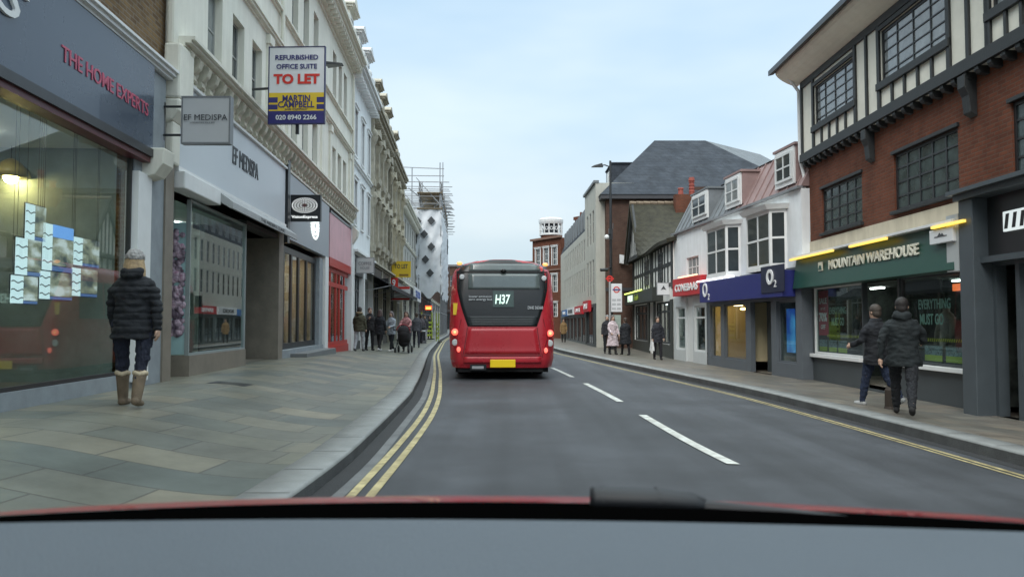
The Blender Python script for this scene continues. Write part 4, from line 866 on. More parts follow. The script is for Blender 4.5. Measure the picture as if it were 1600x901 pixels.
# grey neighbour shopfront
r0_ = ms(1537); gs = mat('slate_grey_paint', (.065, .08, .09), .45, .1, 3)
g = MB(); g.box(r0_+.02, r0_+.42, -.42, .1, -.5, 3.45); g.build('pilaster', gs, b, bevel=.012)
g = MB(); g.box(r0_+.0, E1, -.5, .1, 3.45, 3.55).box(r0_-.05, E1, -.6, .1, 3.55, 3.62).box(r0_+.42, E1, -.3, .1, 2.35, 2.45); g.build('cornice', gs, b)
g = MB(); g.box(r0_+.42, E1, -.16, .1, 2.45, 3.45); g.build('fascia', frame_d, b)
g = MB(); wall(g, r0_+.42, E1, -.5, 2.35, [(r0_+.5, r0_+1.0, -.2, 2.3), (r0_+1.1, E1-.3, .5, 2.3)], y=-.1); g.build('shop_wall', gs, b)
g = MB(); g.box(r0_+.5, r0_+1.0, .3, .34, -.2, 2.3); g.build('door', frame_d, b)
interior(b, r0_+1.05, E1-.2, .3, 2.3, 2.0, inner_g, cool_l, 1, y=.1)
shop_pane(b, r0_+1.1, E1-.3, .5, 2.3, y=.0, fm=gs, gm=clear_r)
x0 = RM.s(1572, -.2); text('NERO', b, wl, (x0+.55, -.18, 2.98), X_, Z_, 1.1, .22, .03, bold=.02) if False else None
g = MB(); g.box(x0, x0+1.2, -.22, -.18, 2.82, 3.14)
g.m(1)
for k in range(6): g.quad((x0+.03+.19*k,-.225,2.86),(x0+.12+.19*k,-.225,2.86),(x0+.17+.19*k,-.225,3.1),(x0+.08+.19*k,-.225,3.1))
g.build('lit_sign', [emis('pale_lit_sign', (.8, .9, .9), .6), frame_d], b)

# ---- white building with mansard: phone shop and betting-style red shop
b = empty('white_building', RO.p0, RO.a, 'white rendered building with bay windows and a grey and pink mansard roof', 'building')
def os(u): return RO.s(u)
def oz(u, v): return RO.z(u, v)
top = 5.05; O1 = RO.len+.1
sw = [(os(1073), os(1092), 3.15, 3.95)]
bays = [(os(1119), os(1158)), (os(1183), os(1231))]
g = MB(); wall(g, 0, O1, 2.4, top, sw, rev=.12); mass(g, 0, O1, -.5, top, 8); g.build('wall', white_r, b)
window(b, *sw[0], y=.06, nx=3, nz=2, fm=frame_w, sill=white_p, surround=None)
for a, c_ in bays:
    g = MB(); z0, z1 = 2.98, 4.62; dp = .42; i_ = .22
    g.hexa([(a-.02,0,z0-.1),(c_+.02,0,z0-.1),(c_-i_,-dp-.02,z0-.1),(a+i_,-dp-.02,z0-.1)][::-1], [(a-.02,0,z0),(c_+.02,0,z0),(c_-i_,-dp-.02,z0),(a+i_,-dp-.02,z0)][::-1])
    g.hexa([(a-.12,0,z1),(c_+.12,0,z1),(c_-i_+.06,-dp-.1,z1),(a+i_-.06,-dp-.1,z1)][::-1], [(a-.2,0,z1+.14),(c_+.2,0,z1+.14),(c_-i_+.12,-dp-.18,z1+.14),(a+i_-.12,-dp-.18,z1+.14)][::-1])
    for p, q in (((a,0),(a+i_,-dp)),((a+i_,-dp),(c_-i_,-dp)),((c_-i_,-dp),(c_,0))):
        P_, Q_ = Vector((*p, 0)), Vector((*q, 0)); d_ = (Q_-P_).normalized(); n_ = Vector((d_.y, -d_.x, 0)); ln = (Q_-P_).length
        def bar(t0, t1, za, zb, th=.04):
            v_ = [P_+d_*t0, P_+d_*t1, P_+d_*t1-n_*th, P_+d_*t0-n_*th]; g.hexa([x+Vector((0,0,za)) for x in v_], [x+Vector((0,0,zb)) for x in v_])
        bar(0, .07, z0, z1); bar(ln-.07, ln, z0, z1); bar(.07, ln-.07, z0, z0+.08); bar(.07, ln-.07, z1-.1, z1); bar(.07, ln-.07, (z0+z1)/2-.03, (z0+z1)/2+.03, .035)
        if ln > .9: bar(ln/2-.03, ln/2+.03, z0+.08, z1-.1, .038)
    bay = g.build('bay_window', white_p, b)
    g = MB()
    for p, q in (((a,0),(a+i_,-dp)),((a+i_,-dp),(c_-i_,-dp)),((c_-i_,-dp),(c_,0))): g.quad((p[0],p[1]+.02,z0),(q[0],q[1]+.02,z0),(q[0],q[1]+.02,z1),(p[0],p[1]+.02,z1))
    g.build('pane', darkglass, bay)
g = MB(); g.box(-.05, O1, -.12, .05, top, top+.07); g.build('gutter', mat('grey_gutter', (.2, .21, .22), .5, .1), b)
xs_ = os(1148)
g = MB(); g.prism([(0, top+.07), (.75, 6.55), (.75, 6.4), (3, 6.4), (3, top+.07)], 0, xs_, 'x'); 
x = .3
while x < xs_: g.hexa([(x,-.04,top+.07),(x+.05,-.04,top+.07),(x+.05,.02,top+.07),(x,.02,top+.07)], [(x,.71,6.57),(x+.05,.71,6.57),(x+.05,.77,6.57),(x,.77,6.57)]); x += .55
g.build('mansard', lead, b)
g = MB(); g.prism([(0, top+.07), (.75, 6.55), (3, 6.4), (3, top+.07)], xs_+.01, O1, 'x'); x = xs_+.4
while x < O1-.1: g.hexa([(x,-.04,top+.07),(x+.04,-.04,top+.07),(x+.04,.02,top+.07),(x,.02,top+.07)], [(x,.71,6.57),(x+.04,.71,6.57),(x+.04,.77,6.57),(x,.77,6.57)]); x += .6
g.build('mansard', copper, b)
g = MB(); g.prism([(.7, 6.56), (3.4, 7.5), (7.5, 6.4), (3, 6.3)], .3, O1+.0, 'x'); g.build('roof', mat('brown_tiles', (.065, .048, .04), .9, .35, 8, .6), b)
for u0, u1, m_ in ((1083, 1106, lead), (1136, 1158, copper), (1215, 1242, copper)):
    a, c_ = os(u0), os(u1); g = MB(); g.box(a-.1, c_+.1, .05, 1.6, top+.25, 6.35); g.box(a-.16, c_+.16, -.02, 1.6, 6.35, 6.42); g.build('dormer', m_, b)
    g = MB(); g.box(a-.06, c_+.06, .0, .048, top+.22, 6.33); q = g.build('dormer_front', white_p, b)
    window(b, a+.03, c_-.03, top+.36, 6.22, y=-.052, nx=2, fm=frame_w, fw=.07)
# aerial
t = empty('aerial', RO.w(os(1208), 1.9, 6.8), RO.a, 'small rooftop television aerial on the white building', 'aerial')
g = MB(); g.tube([(0,0,0),(0,0,.9)], .02, 6); g.tube([(-.3,0,.85),(.35,0,.85)], .012, 6)
for k in range(5): g.tube([(-.28+.14*k,-.18,.85),(-.28+.14*k,.18,.85)], .008, 5)
g.build('mast', frame_d, t)
# phone shop (blue)
c0, c1 = os(1106), O1
blue = mat('royal_blue_fascia', (.022, .028, .16), .4, .06, 2)
shg = mat('phone_shop_grey', (.10, .115, .13), .5, .1, 3)
wn = [(os(1111), os(1127), .12, 1.98), (os(1132), os(1166), .12, 1.98)]; dr = (os(1174), os(1206)); w3 = (os(1214), os(1245), .2, 1.98)
g = MB(); wall(g, c0, c1, -.5, 2.9, wn+[(dr[0], dr[1], -.2, 2.0), w3], y=-.04, rev=.15); g.build('shop_wall', shg, b)
g = MB(); fy = -.42; g.box(RO.s(1093, -.42), c1-.35, fy, 0, 2.08, 2.82); g.build('fascia', blue, b, bevel=.012)
g = MB(); g.box(os(1108), os(1165), fy-.05, fy+.05, 2.84, 2.88); g.build('strip_light', emis('white_tube', (.85, .93, 1), 2.2), b)
g = MB(); g.box(RO.s(1189, -.45), RO.s(1225, -.45), fy-.03, fy-.001, 2.22, 2.98); g.build('sign_panel', mat('navy_panel', (.018, .022, .05), .4, .05), b)
def ring(g, x, y, z, r1, r2, n=28, th=.03, sx=1.0):
    for k in range(n):
        a, c_ = 2*math.pi*k/n, 2*math.pi*(k+1)/n
        P_ = [(x+sx*math.cos(t_)*r, z+math.sin(t_)*r) for t_, r in ((a, r1), (c_, r1), (c_, r2), (a, r2))]
        g.prism(P_, y-th, y, 'y')
g = MB(); xx = RO.s(1102, -.42); ring(g, xx+.0, fy-.002, 2.52, .25, .165, sx=.9); g.build('ring_letter', wl, b)
text('2', b, wl, (xx+.36, fy-.01, 2.27), X_, Z_, .16, .22, .02)
xx = RO.s(1204, -.45); g = MB(); ring(g, xx, fy-.035, 2.66, .22, .13, sx=1.0); g.build('ring_letter', wl, b); text('2', b, wl, (xx+.32, fy-.04, 2.46), X_, Z_, .15, .2, .02)
interior(b, wn[0][0], wn[1][1], .1, 2.0, 1.8, mat('warm_wall', (.55, .48, .30), .8, .05), warm_l, 3, y=.15)
for h in wn: shop_pane(b, *h, y=.02, fm=shg, fw=.05, gm=glass('warm_glass', (.95, .93, .88), .5, .02))
g = MB()
for a, c_ in ((wn[0][0], wn[0][1]), (wn[1][0], wn[1][1])): x = (a*.6+c_*.4); g.ball((x, .35, 1.82), .09, 8, (1.6, 1, .5))
g.build('downlight', emis('downlight', (1, .8, .3), 6), b, smooth=True)
g = MB(); g.box(dr[0], dr[1], .5, .55, -.2, 2.0); g.build('door', mat('grey_door', (.07, .085, .09), .4, .2), b)
shop_pane(b, *w3, y=.04, fm=shg, gm=darkglass if False else clear_r); interior(b, w3[0], w3[1], .1, 2.0, .9, inner_g, None, y=.15)
def grad(name, c1, c2):
    m = bpy.data.materials.new(name); m.use_nodes = True; t = m.node_tree; N = t.nodes; p = N['Principled BSDF']; tcn = N.new('ShaderNodeTexCoord')
    n1 = N.new('ShaderNodeTexNoise'); n1.inputs['Scale'].default_value = 1.5; r = N.new('ShaderNodeValToRGB'); r.color_ramp.elements[0].position = .35; r.color_ramp.elements[1].position = .65
    r.color_ramp.elements[0].color = (*c1, 1); r.color_ramp.elements[1].color = (*c2, 1); t.links.new(tcn.outputs['Object'], n1.inputs['Vector']); t.links.new(n1.outputs['Fac'], r.inputs[0])
    t.links.new(r.outputs[0], p.inputs['Emission Color']); p.inputs['Emission Strength'].default_value = .6; p.inputs['Base Color'].default_value = (.02, .05, .1, 1); return m
g = MB(); g.box((w3[0]+w3[1])/2-.3, (w3[0]+w3[1])/2+.22, .12, .14, .5, 1.75); g.build('blue_screen', grad('blue_screen', (.01, .06, .35), (.08, .35, .7)), b)
g = MB(); g.box(O1-.3, O1+.05, -.07, .9, -.5, 2.88); g.build('pilaster', shg, b)
# red fascia shop
k0, k1 = .02, os(1106)-.02
g = MB(); wall(g, k0, k1, -.5, 2.4, [(k0+.35, k0+1.5, .25, 2.0), (k0+1.6, k0+2.5, -.2, 2.35), (k0+2.65, k1-.2, .25, 2.0)], y=-.05, rev=.12); g.build('shop_wall', mat('pale_shopfront', (.50, .53, .53), .5, .06, 3), b)
g = MB(); fx0, fx1 = RO.s(1051, -.36), RO.s(1093, -.42)-.02; g.box(fx0, fx1, -.36, 0, 2.42, 3.12); g.build('fascia', mat('bright_red_fascia', (.52, .025, .03), .4, .05, 2), b, bevel=.012)
text('CONEBAAS', b, wl, ((fx0+fx1)/2, -.37, 2.74), X_, Z_, (fx1-fx0)*.80, .30, .03, bold=.03)
g = MB(); g.box(fx0+.9, fx1-.35, -.42, -.36, 3.13, 3.17); g.build('strip_light', emis('orange_tube', (1, .55, .3), 1.8), b)
interior(b, k0+.3, k1-.2, .0, 2.3, 1.5, mat('floral_inside', (.16, .2, .17), .8, .8, 7), cool_l, 1, y=.1)
for a, c_ in ((k0+.35, k0+1.5), (k0+2.65, k1-.2)): shop_pane(b, a, c_, .25, 2.0, y=.0, fm=frame_w, fw=.07, gm=clear_r, trans=1.55)
g = MB(); g.box(k0+1.6, k0+2.5, .05, .1, -.2, 2.35); g.build('door', frame_w, b)

# ---- old timbered house with the mossy roof
b = empty('timbered_house', RT.p0, RT.a, 'old black and white timbered house with a sagging mossy tile roof', 'building')
TL = RT.len; gw = 4.6
cols = [i*.78+.45 for i in range(int(TL/.78))]
g = MB(); wall(g, 0, TL, -.5, 5.0, [(.5, 5.2, .4, 2.3), (5.8, 7.0, -.1, 2.3), (7.4, TL-.5, .4, 2.3)]); g.quad((0,-.25,4.9),(gw,-.25,4.9),(gw/2,-.25,7.6)); mass(g, 0, TL, -.5, 5.0, 8); g.build('wall', mat('whitewash', (.80, .80, .77), .8, .12, 2, dirt=.5), b)
g = MB()
for z in (3.0, 3.9, 4.85): g.box(0, TL, -.03, .0, z-.08, z+.08)
for x in cols: g.box(x-.13, x+.13, -.016, 0, 3.0, 4.9)
for x in (0.1, 3.5, 6.4, 9.0, TL-.1): g.box(x-.12, x+.12, -.036, 0, 2.8, 5)
for x in (.8, 1.3, 1.8, 2.3, 2.8, 3.3, 3.8): h = 4.95+2.6*(1-abs(x-gw/2)/(gw/2)); g.box(x-.09, x+.09, -.27, -.25, 4.9, h)
g.box(0, gw, -.33, -.2, 4.8, 5.0)
g.prism([(-.2, 4.75), (gw/2, 7.95), (gw+.2, 4.75), (gw-.15, 4.75), (gw/2, 7.5), (.15, 4.75)], -.42, -.3, 'y')
g.build('timber_frame', black_t, b)
for x0, x1 in ((4.3, 5.5), (8.4, 9.4)): window(b, x0, x1, 3.25, 4.55, y=-.052, nx=3, nz=3, fm=frame_d, fw=.06)
# roof: gable over the far part, long slope facing the street
g = MB(); zr_, ze = 7.75, 4.85
g.quad((-.25,-.5,ze-.1),(gw/2,-.5,zr_+.15),(gw/2,9,zr_-.2),(-.25,9,ze-.1))
nseg = 10
def rp(i, j):                      # near slope with a sag and a bell-cast eave
    u_, v_ = i/nseg, j/nseg
    A_ = Vector((gw/2, -.5, zr_+.15)).lerp(Vector((gw/2, 9, zr_-.2)), u_)
    B_ = Vector((gw+.3, -.5, ze-.1)).lerp(Vector((TL+.4, -.35, ze+.05)), min(1, u_*1.0)) if u_ <= 1 else None
    P_ = A_.lerp(B_, v_); P_.z -= .5*math.sin(math.pi*v_)*(.4+.5*u_) - .06*math.sin(7*u_+3*v_); return P_
g.add([rp(i, j) for i in range(nseg+1) for j in range(nseg+1)], [(i*(nseg+1)+j, i*(nseg+1)+j+1, (i+1)*(nseg+1)+j+1, (i+1)*(nseg+1)+j) for i in range(nseg) for j in range(nseg)])
g.quad((gw/2,9,zr_-.2),(TL+.4,-.35,ze+.05),(TL+.4,9,zr_-1))
o = g.build('roof', moss, b)
md = o.modifiers.new('thick', 'SOLIDIFY'); md.thickness = .16; md.offset = -1
g = MB(); x = -.5
while x < 8.8: g.tube([(gw/2, x, zr_+.18), (gw/2, x+.36, zr_+.16)], .11, 7); x += .38
g.build('ridge_tile', mat('ridge_clay', (.22, .17, .12), .9, .3, 6, .4), b)
dgf = mat('dark_olive_fascia', (.03, .035, .03), .45, .1, 3)
g = MB(); g.box(.0, TL*.8, -.5, 0, 2.35, 2.95); g.build('fascia', dgf, b)
g = MB(); g.box(.3, TL*.55, -.56, -.5, 2.95, 3.0); g.build('strip_light', emis('lime_tube', (.75, 1, .15), 1.8), b)
text('PALM', b, emis('pale_lit_letters', (.75, 1, .75), .9), (2.4, -.53, 2.66), X_, Z_, 1.7, .34, .02, bold=.02); text('fresh', b, gpost, (4.6, -.53, 2.66), X_, Z_, 1.3, .3, .02, bold=.02)
interior(b, .5, TL-.5, .3, 2.3, 1.8, inner_g, cool_l, 3, y=.15)
for a, c_ in ((.5, 5.2), (7.4, TL-.5)): shop_pane(b, a, c_, .4, 2.3, y=.05, nx=4, fm=black_t, fw=.09, gm=clear_r, trans=1.85)
g = MB(); g.box(0, .5, -.06, 0, -.4, 2.35).box(5.2, 5.8, -.06, 0, -.4, 2.35).box(7.0, 7.4, -.06, 0, -.4, 2.35).box(.5, 5.2, -.06, 0, -.4, .4).box(7.4, TL, -.06, 0, -.4, .4).box(TL-.5, TL, -.06, 0, .4, 2.35); g.build('pilaster', dgf, b)
g = MB(); g.box(5.8, 7.0, .3, .35, -.1, 2.3); g.build('door', frame_d, b)
# projecting white square sign + its neighbour
t, wx, hz = psign('projecting_sign', 33.5, 1026, 461, 1047, 441, 'square white sign hung from the timbered house', white_b, MATS['grey_edge'], fac=lambda y: 6.9)
g = MB(); g.prism([(-.12, hz*.4), (0, hz*.75), (.12, hz*.4), (0, hz*.5)], -.045, -.031, 'y'); g.build('emblem', chl, t)

# ---- big brown brick block with slate roof
bx = 5.55
b = empty('brick_block', (bx, 45, 0), 0, 'tall brown brick block with a huge grey slate hipped roof', 'building')
ez = 8.85
g = MB(); wall(g, 0, 12, -.5, ez, [(8.4, 9.6, 5.2, 7.0)]); g.quad((0,0,-.5),(0,15,-.5),(0,15,ez),(0,0,ez)); g.quad((12,0,-.5),(20,10,-.5),(20,10,ez),(12,0,ez)); g.build('wall', brick_b, b)
window(b, 8.4, 9.6, 5.2, 7.0, y=.1)
g = MB(); g.box(-.35, 12.3, -.35, 0, ez-.25, ez+.02).box(-.35, 0, 0, 15, ez-.25, ez+.02); g.box(-.08, 12, -.08, 0, 3.2, 3.4); g.build('eaves', mat('dark_eaves', (.05, .05, .055), .6, .1), b)
g = MB()
rA, rB = (3.85, 5.2, 13.35), (7.2, 5.2, 13.35); rC = (14.0, 15, 14.6)
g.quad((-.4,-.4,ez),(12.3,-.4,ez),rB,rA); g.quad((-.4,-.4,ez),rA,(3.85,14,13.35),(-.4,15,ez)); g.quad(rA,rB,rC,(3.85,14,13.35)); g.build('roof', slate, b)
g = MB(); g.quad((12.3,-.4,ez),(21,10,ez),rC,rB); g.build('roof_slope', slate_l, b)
g = MB(); g.box(.75, 2.6, 3.0, 6, 9.5, 11.35); g.box(.68, 2.7, 2.9, 6, 11.35, 11.43); g.build('dormer', slate, b)
def gutw(*a): pass
for y_ in (3.2, 4.4):
    g = MB(); g.box(.68, .74, y_, y_+.8, 10.0, 11.1); g.build('window', frame_w, b)
for yy in (2.2, 6.4, 10.6):
    g = MB(); g.box(-.06, .04, yy, yy+1.4, 5.0, 6.9).box(-.06, .04, yy, yy+1.4, 7.2, 8.3); g.build('window', frame_d, b)
g = MB(); g.box(-.3, 0, 1, 14, 0, 3.2); g.build('shopfront', mat('dark_shopfront', (.04, .04, .045), .5, .1), b)
g = MB(); g.box(5.0, 6.3, -.02, .9, ez-.1, 9.35); g.build('parapet', brick_b, b)
t = empty('chimney_stack', (9.75, 41.6, 6.75), 0, 'red brick chimney with clay pots in front of the slate roof', 'chimney')
g = MB(); g.box(-.9, .9, -.3, .3, 0, 1.55); g.build('stack', brick_r, t)
g = MB()
for x, h in ((-.55, .38), (.05, .95)): g.rings([(x, 0, 1.55, .15, .15), (x, 0, 1.55+h*.8, .13, .13), (x, 0, 1.55+h*.82, .17, .17), (x, 0, 1.55+h, .15, .15)], 12)
for k in range(4): g.rings([(.05, 0, 1.7+k*.18, .17, .17), (.05, 0, 1.74+k*.18, .17, .17)], 12)
g.build('chimney_pot', mat('clay_pot', (.30, .07, .05), .7, .15), t, smooth=False)

# ---- pale concrete blocks further on
b = empty('office_block', RW.p0, RW.a, 'pale grey office block with tall slit windows and flat roof', 'building')
wL = RW.len; sA = wL-5.4
pale = mat('pale_panel', (.46, .46, .41), .75, .08, 1.2, dirt=.4)
hs = [(sA+a, sA+a+.75, z0, z1) for a in (1.0, 2.4, 3.8) for z0, z1 in ((3.0, 5.2), (6.2, 8.2))]
g = MB(); wall(g, sA, wL, 2.5, 9.7, hs, rev=.15); mass(g, sA, wL, -.3, 9.7, 9); g.build('wall', pale, b)
for h in hs: window(b, *h, y=.03, nx=1, nz=3, fm=MATS['grey_frame'], fw=.05, gm=darkglass)
g = MB(); g.box(sA-.1, wL+.05, -.12, .2, 9.7, 9.85); g.build('parapet', lead, b)
g = MB(); wall(g, sA, wL, -.3, 2.5, [(sA+.4, wL-1.2, 0, 2.3)], y=-.02); g.build('shop_wall', mat('charcoal_panel', (.045, .055, .055), .5, .1), b)
shop_pane(b, sA+.4, wL-1.2, 0, 2.3, y=.05, nx=4, gm=clear_r); interior(b, sA+.4, wL-1.2, -.05, 2.3, 2, inner_g, cool_l, 2, y=.15)
b = empty('office_block', RW.w(sA, 0, 0), RW.a, 'longer pale grey block with two rows of windows under a steep slate mansard', 'building')
lB = -sA
hs = [(x, x+.6, z0, z1) for x in [-1.2-1.35*i for i in range(12)] for z0, z1 in ((3.4, 5.0), (5.5, 7.0))]
g = MB(); wall(g, lB, -.02, 2.4, 7.5, hs, y=.05, rev=.15); mass(g, lB, -.02, -.3, 7.5, 9, .05); g.build('wall', pale, b)
for h in hs: window(b, *h, y=.07, nx=1, nz=2, fm=MATS['grey_frame'], fw=.05, gm=darkglass)
g = MB(); g.prism([(.05, 7.5), (.75, 9.35), (6, 9.4), (9, 7.5)], lB, -.02, 'x'); g.build('mansard', slate, b)
for i in range(9):
    x = -1.5-1.8*i; g = MB(); g.box(x-.5, x+.5, .15, 1.5, 7.7, 9.1); g.build('dormer', lead, b)
redf = mat('red_shop_sign', (.5, .02, .03), .4, .05, 2)
g = MB(); wall(g, lB, -.02, -.3, 2.4, [(-1.4-2.6*i-1.0, -.4-2.6*i, 0, 1.75) for i in range(7)], y=.03); g.build('shop_wall', mat('grey_green_panel', (.09, .11, .11), .5, .15), b)
interior(b, lB, -.1, -.05, 1.9, 2, inner_g, cool_l, 3, y=.2)
for i in range(7): shop_pane(b, -2.4-2.6*i, -.4-2.6*i, 0, 1.75, y=.05, nx=2, gm=clear_r)
for nme, s0, s1, z0, z1, m_, tx in (('shop_sign', sA+.2, wL-2.2, 2.05, 2.75, redf, 'SAVERS'), ('shop_sign', sA-5, sA-.5, 1.95, 2.5, redf, 'SAVERS'), ('shop_sign', sA-10.5, sA-5.5, 1.95, 2.5, white_b, 'BOOKS'), ('shop_sign', sA-15, sA-11, 1.9, 2.4, mat('mid_blue', (.05, .16, .4), .5, .1), 'BANK')):
    t = empty(nme, RW.w((s0+s1)/2, -.1, z0), RW.a, {'SAVERS': ['red shop sign under the flat roofed pale block', 'smaller red shop sign under the slate mansard block'][s0 < sA], 'BOOKS': 'white shop sign farther along beyond the red ones', 'BANK': 'small blue shop sign nearest the red bus roof line'}[tx], 'sign')
    g = MB(); g.box(-(s1-s0)/2, (s1-s0)/2, -.1, .08, 0, z1-z0); g.build('panel', m_, t)
    text(tx, t, wl if m_ != white_b else chl, (0, -.115, (z1-z0)/2), X_, Z_, (s1-s0)*.6, (z1-z0)*.5, .02, bold=.02)
# ---- red brick block with white turret
RB = Frame((2.1, 74), (4.5, 70.5))
b = empty('red_brick_block', RB.p0, RB.a, 'dark red brick block with white sash windows and stone bands', 'building')
hs = [(x, x+.7, z0, z1) for x in (.35, 1.65, 2.95) for z0, z1 in ((1.9, 3.2), (4.2, 5.8), (6.7, 8.4))]
g = MB(); wall(g, -.2, 4.25, -.3, 9.2, hs, rev=.12); mass(g, -.2, 4.25, -.3, 9.2, 10); g.build('wall', brick_r, b)
for h in hs: window(b, *h, y=.08, nx=2, nz=3, fm=frame_w, fw=.07, surround=white_p)
g = MB(); g.box(-.3, 4.35, -.25, .1, 9.2, 9.4).box(-.3, 4.35, -.12, .1, 6.2, 6.35); g.build('cornice', mat('stone_band', (.2, .12, .09), .8, .1), b)
g = MB(); g.box(2.6, 3.9, 3, 4.2, 9.4, 11.4).box(2.5, 4.0, 2.9, 4.3, 11.2, 11.5)
for x in (2.8, 3.25, 3.7): g.rings([(x, 3.6, 11.5, .13, .13), (x, 3.6, 12, .1, .1)], 8)
g.build('chimney', brick_r, b)
t = empty('roof_turret', (at(861, 400, 78).x, 78, 8.6), 0, 'round white openwork turret above the red brick block', 'turret')
g = MB(); rr_ = 1.15; g.rings([(0,0,0,rr_*.9,rr_*.9),(0,0,1.6,rr_*.9,rr_*.9)], 20); g.build('drum', brick_r, t)
g = MB(); g.rings([(0,0,1.6,rr_*1.02,rr_*1.02),(0,0,1.8,rr_*1.02,rr_*1.02)], 24); g.rings([(0,0,2.75,rr_*1.02,rr_*1.02),(0,0,2.95,rr_*1.08,rr_*1.08),(0,0,3.2,rr_*1.1,rr_*1.1),(0,0,3.35,rr_*.9,rr_*.9),(0,0,3.45,.2,.2)], 24)
for k in range(14):
    a = 2*math.pi*k/14; g.tube([(math.cos(a)*rr_*.98, math.sin(a)*rr_*.98, 1.8), (math.cos(a)*rr_*.98, math.sin(a)*rr_*.98, 2.75)], .06, 6)
    a += math.pi/14
    for q in range(8):
        b1, b2 = 2*math.pi*q/8, 2*math.pi*(q+1)/8
        P_ = [Vector((math.cos(a+.12*math.cos(x)*1.2)*rr_*.98, math.sin(a+.12*math.cos(x)*1.2)*rr_*.98, 2.27+.17*math.sin(x))) for x in (b1, b2)]; g.tube(P_, .035, 5)
g.build('lantern', white_p, t)
g = MB(); g.rings([(0,0,1.8,.8,.8),(0,0,2.75,.8,.8)], 16); g.build('core', slate, t)
b = empty('terrace_building', (-2, 92, 0), R(8), 'far red brick terrace beyond the bus and turret', 'building')
hs = [(x, x+.9, z0, z1) for x in (.6, 2.4, 4.2, 6.0) for z0, z1 in ((3, 4.8), (6, 7.8))]
g = MB(); wall(g, 0, 8, -.5, 8.8, hs); mass(g, 0, 8, -.5, 8.8, 8); g.build('wall', brick_r, b)
for h in hs: window(b, *h, y=.1)

# ------------------------------------------------------------------ lamp post and bus stop
t = empty('street_lamp', (5.42, 42, zr(42)+.05), 0, 'tall dark street lamp beside the brown brick block', 'street lamp')
g = MB(); g.tube([(0,0,0),(0,0,1.3),(0,0,1.35),(0,0,10.35)], [.14,.13,.09,.06], 12); g.build('pole', mat('black_steel', (.02, .022, .024), .4, .1), t, smooth=False)
g = MB(); g.tube([(0,0,10.0),(-.3,0,10.12),(-.45,0,10.1)], .035, 8); g.build('arm', MATS['black_steel'], t)
g = MB(); g.hexa([(-1.05,-.12,10.0),(-.4,-.1,10.0),(-.4,.1,10.0),(-1.05,.12,10.0)], [(-.9,-.06,10.1),(-.45,-.08,10.22),(-.45,.08,10.22),(-.9,.06,10.1)]); g.build('lamp_head', MATS['black_steel'], t, bevel=.01)
g = MB(); g.box(-.1, .1, -.1, .1, 6.0, 6.6); g.box(.12, .14, -.1, .1, 6.6, 6.9); g.build('control_box', frame_d, t)
for nme, x, y_, z, lb_ in (('security_camera', 5.15, 41.6, 6.0, 'small white dome camera under the lamp bracket'), ('security_camera', 4.95, 41.6, 4.2, 'dark bullet camera lower on the pale block corner')):
    c = empty(nme, (x, y_, z), 0, lb_, 'camera')
    if z > 5: g = MB(); g.ball((0,0,0), .13, 10); g.build('dome', white_p, c, smooth=True); g = MB(); g.tube([(.25,.3,.2),(0,0,.12)], .03, 6); g.build('bracket', frame_d, c)
    else: g = MB(); g.tube([(-.15,-.1,0),(.25,.0,.02)], .09, 10); g.build('camera_body', frame_d, c); g = MB(); g.tube([(.2,.0,.05),(.45,.3,.2)], .03, 6); g.build('bracket', frame_d, c)
py = 35.5; p0 = at(953, 500, py)
t = empty('bus_stop', (p0.x, py, zr(35)+.08), 0, 'bus stop pole with round emblem flag and white route panel', 'bus stop')
ph = 3.35
g = MB(); g.tube([(0,0,0),(0,0,ph)], .045, 10); g.build('pole', mat('grey_pole', (.35, .36, .36), .4, .1), t)
z1, z0 = at(0, 443, py).z-t.location.z, at(0, 487, py).z-t.location.z
g = MB(); g.box(.06, .56, -.03, .03, z0, z1); g.build('flag_panel', white_b, t, bevel=.01)
g = MB(); ring(g, .31, -.032, z1-.28, .15, .10, 20, .006); g.m(1).box(.13, .49, -.045, -.036, z1-.31, z1-.25); g.build('round_emblem', [redl, mat('navy_bar', (.03,.05,.2), .5, 0)], t)
g = MB()
for k in range(3):
    for j in range(2): g.box(.10+.22*j, .28+.22*j, -.038, -.031, z0+.1+k*.2, z0+.2+k*.2)
g.build('route_tile', mat('route_grey', (.45, .46, .47), .5, .05), t)
g = MB(); ring(g, 0, 0, ph+.13, .15, .09, 20, .03); g.box(-.19, .19, -.035, .005, ph+.10, ph+.16); g.build('roundel', redl, t)
g = MB(); g.box(.08, .5, -.05, .05, .9, 1.8); g.build('timetable_case', mat('green_case', (.3, .36, .32), .4, .2, 6), t, bevel=.01)
c = empty('projecting_sign', at(1003, 415, 44.2), 0, 'small white square plates fixed on the brown brick wall', 'sign')
c.location = (at(974, 406, 44.9).x, 44.93, at(974, 406, 44.9).z); c['label'] = 'white square floodlight plate tilted on the brown brick wall'
g = MB(); g.hexa([(-.25,-.35,-.2),(.25,-.35,-.3),(.25,-.1,-.3),(-.25,-.1,-.2)], [(-.25,-.35,.3),(.25,-.35,.2),(.25,-.1,.2),(-.25,-.1,.3)]); g.build('panel', white_b, c); g = MB(); g.tube([(0,-.1,0),(0,.05,0)], .04, 6); g.build('bracket', frame_d, c)

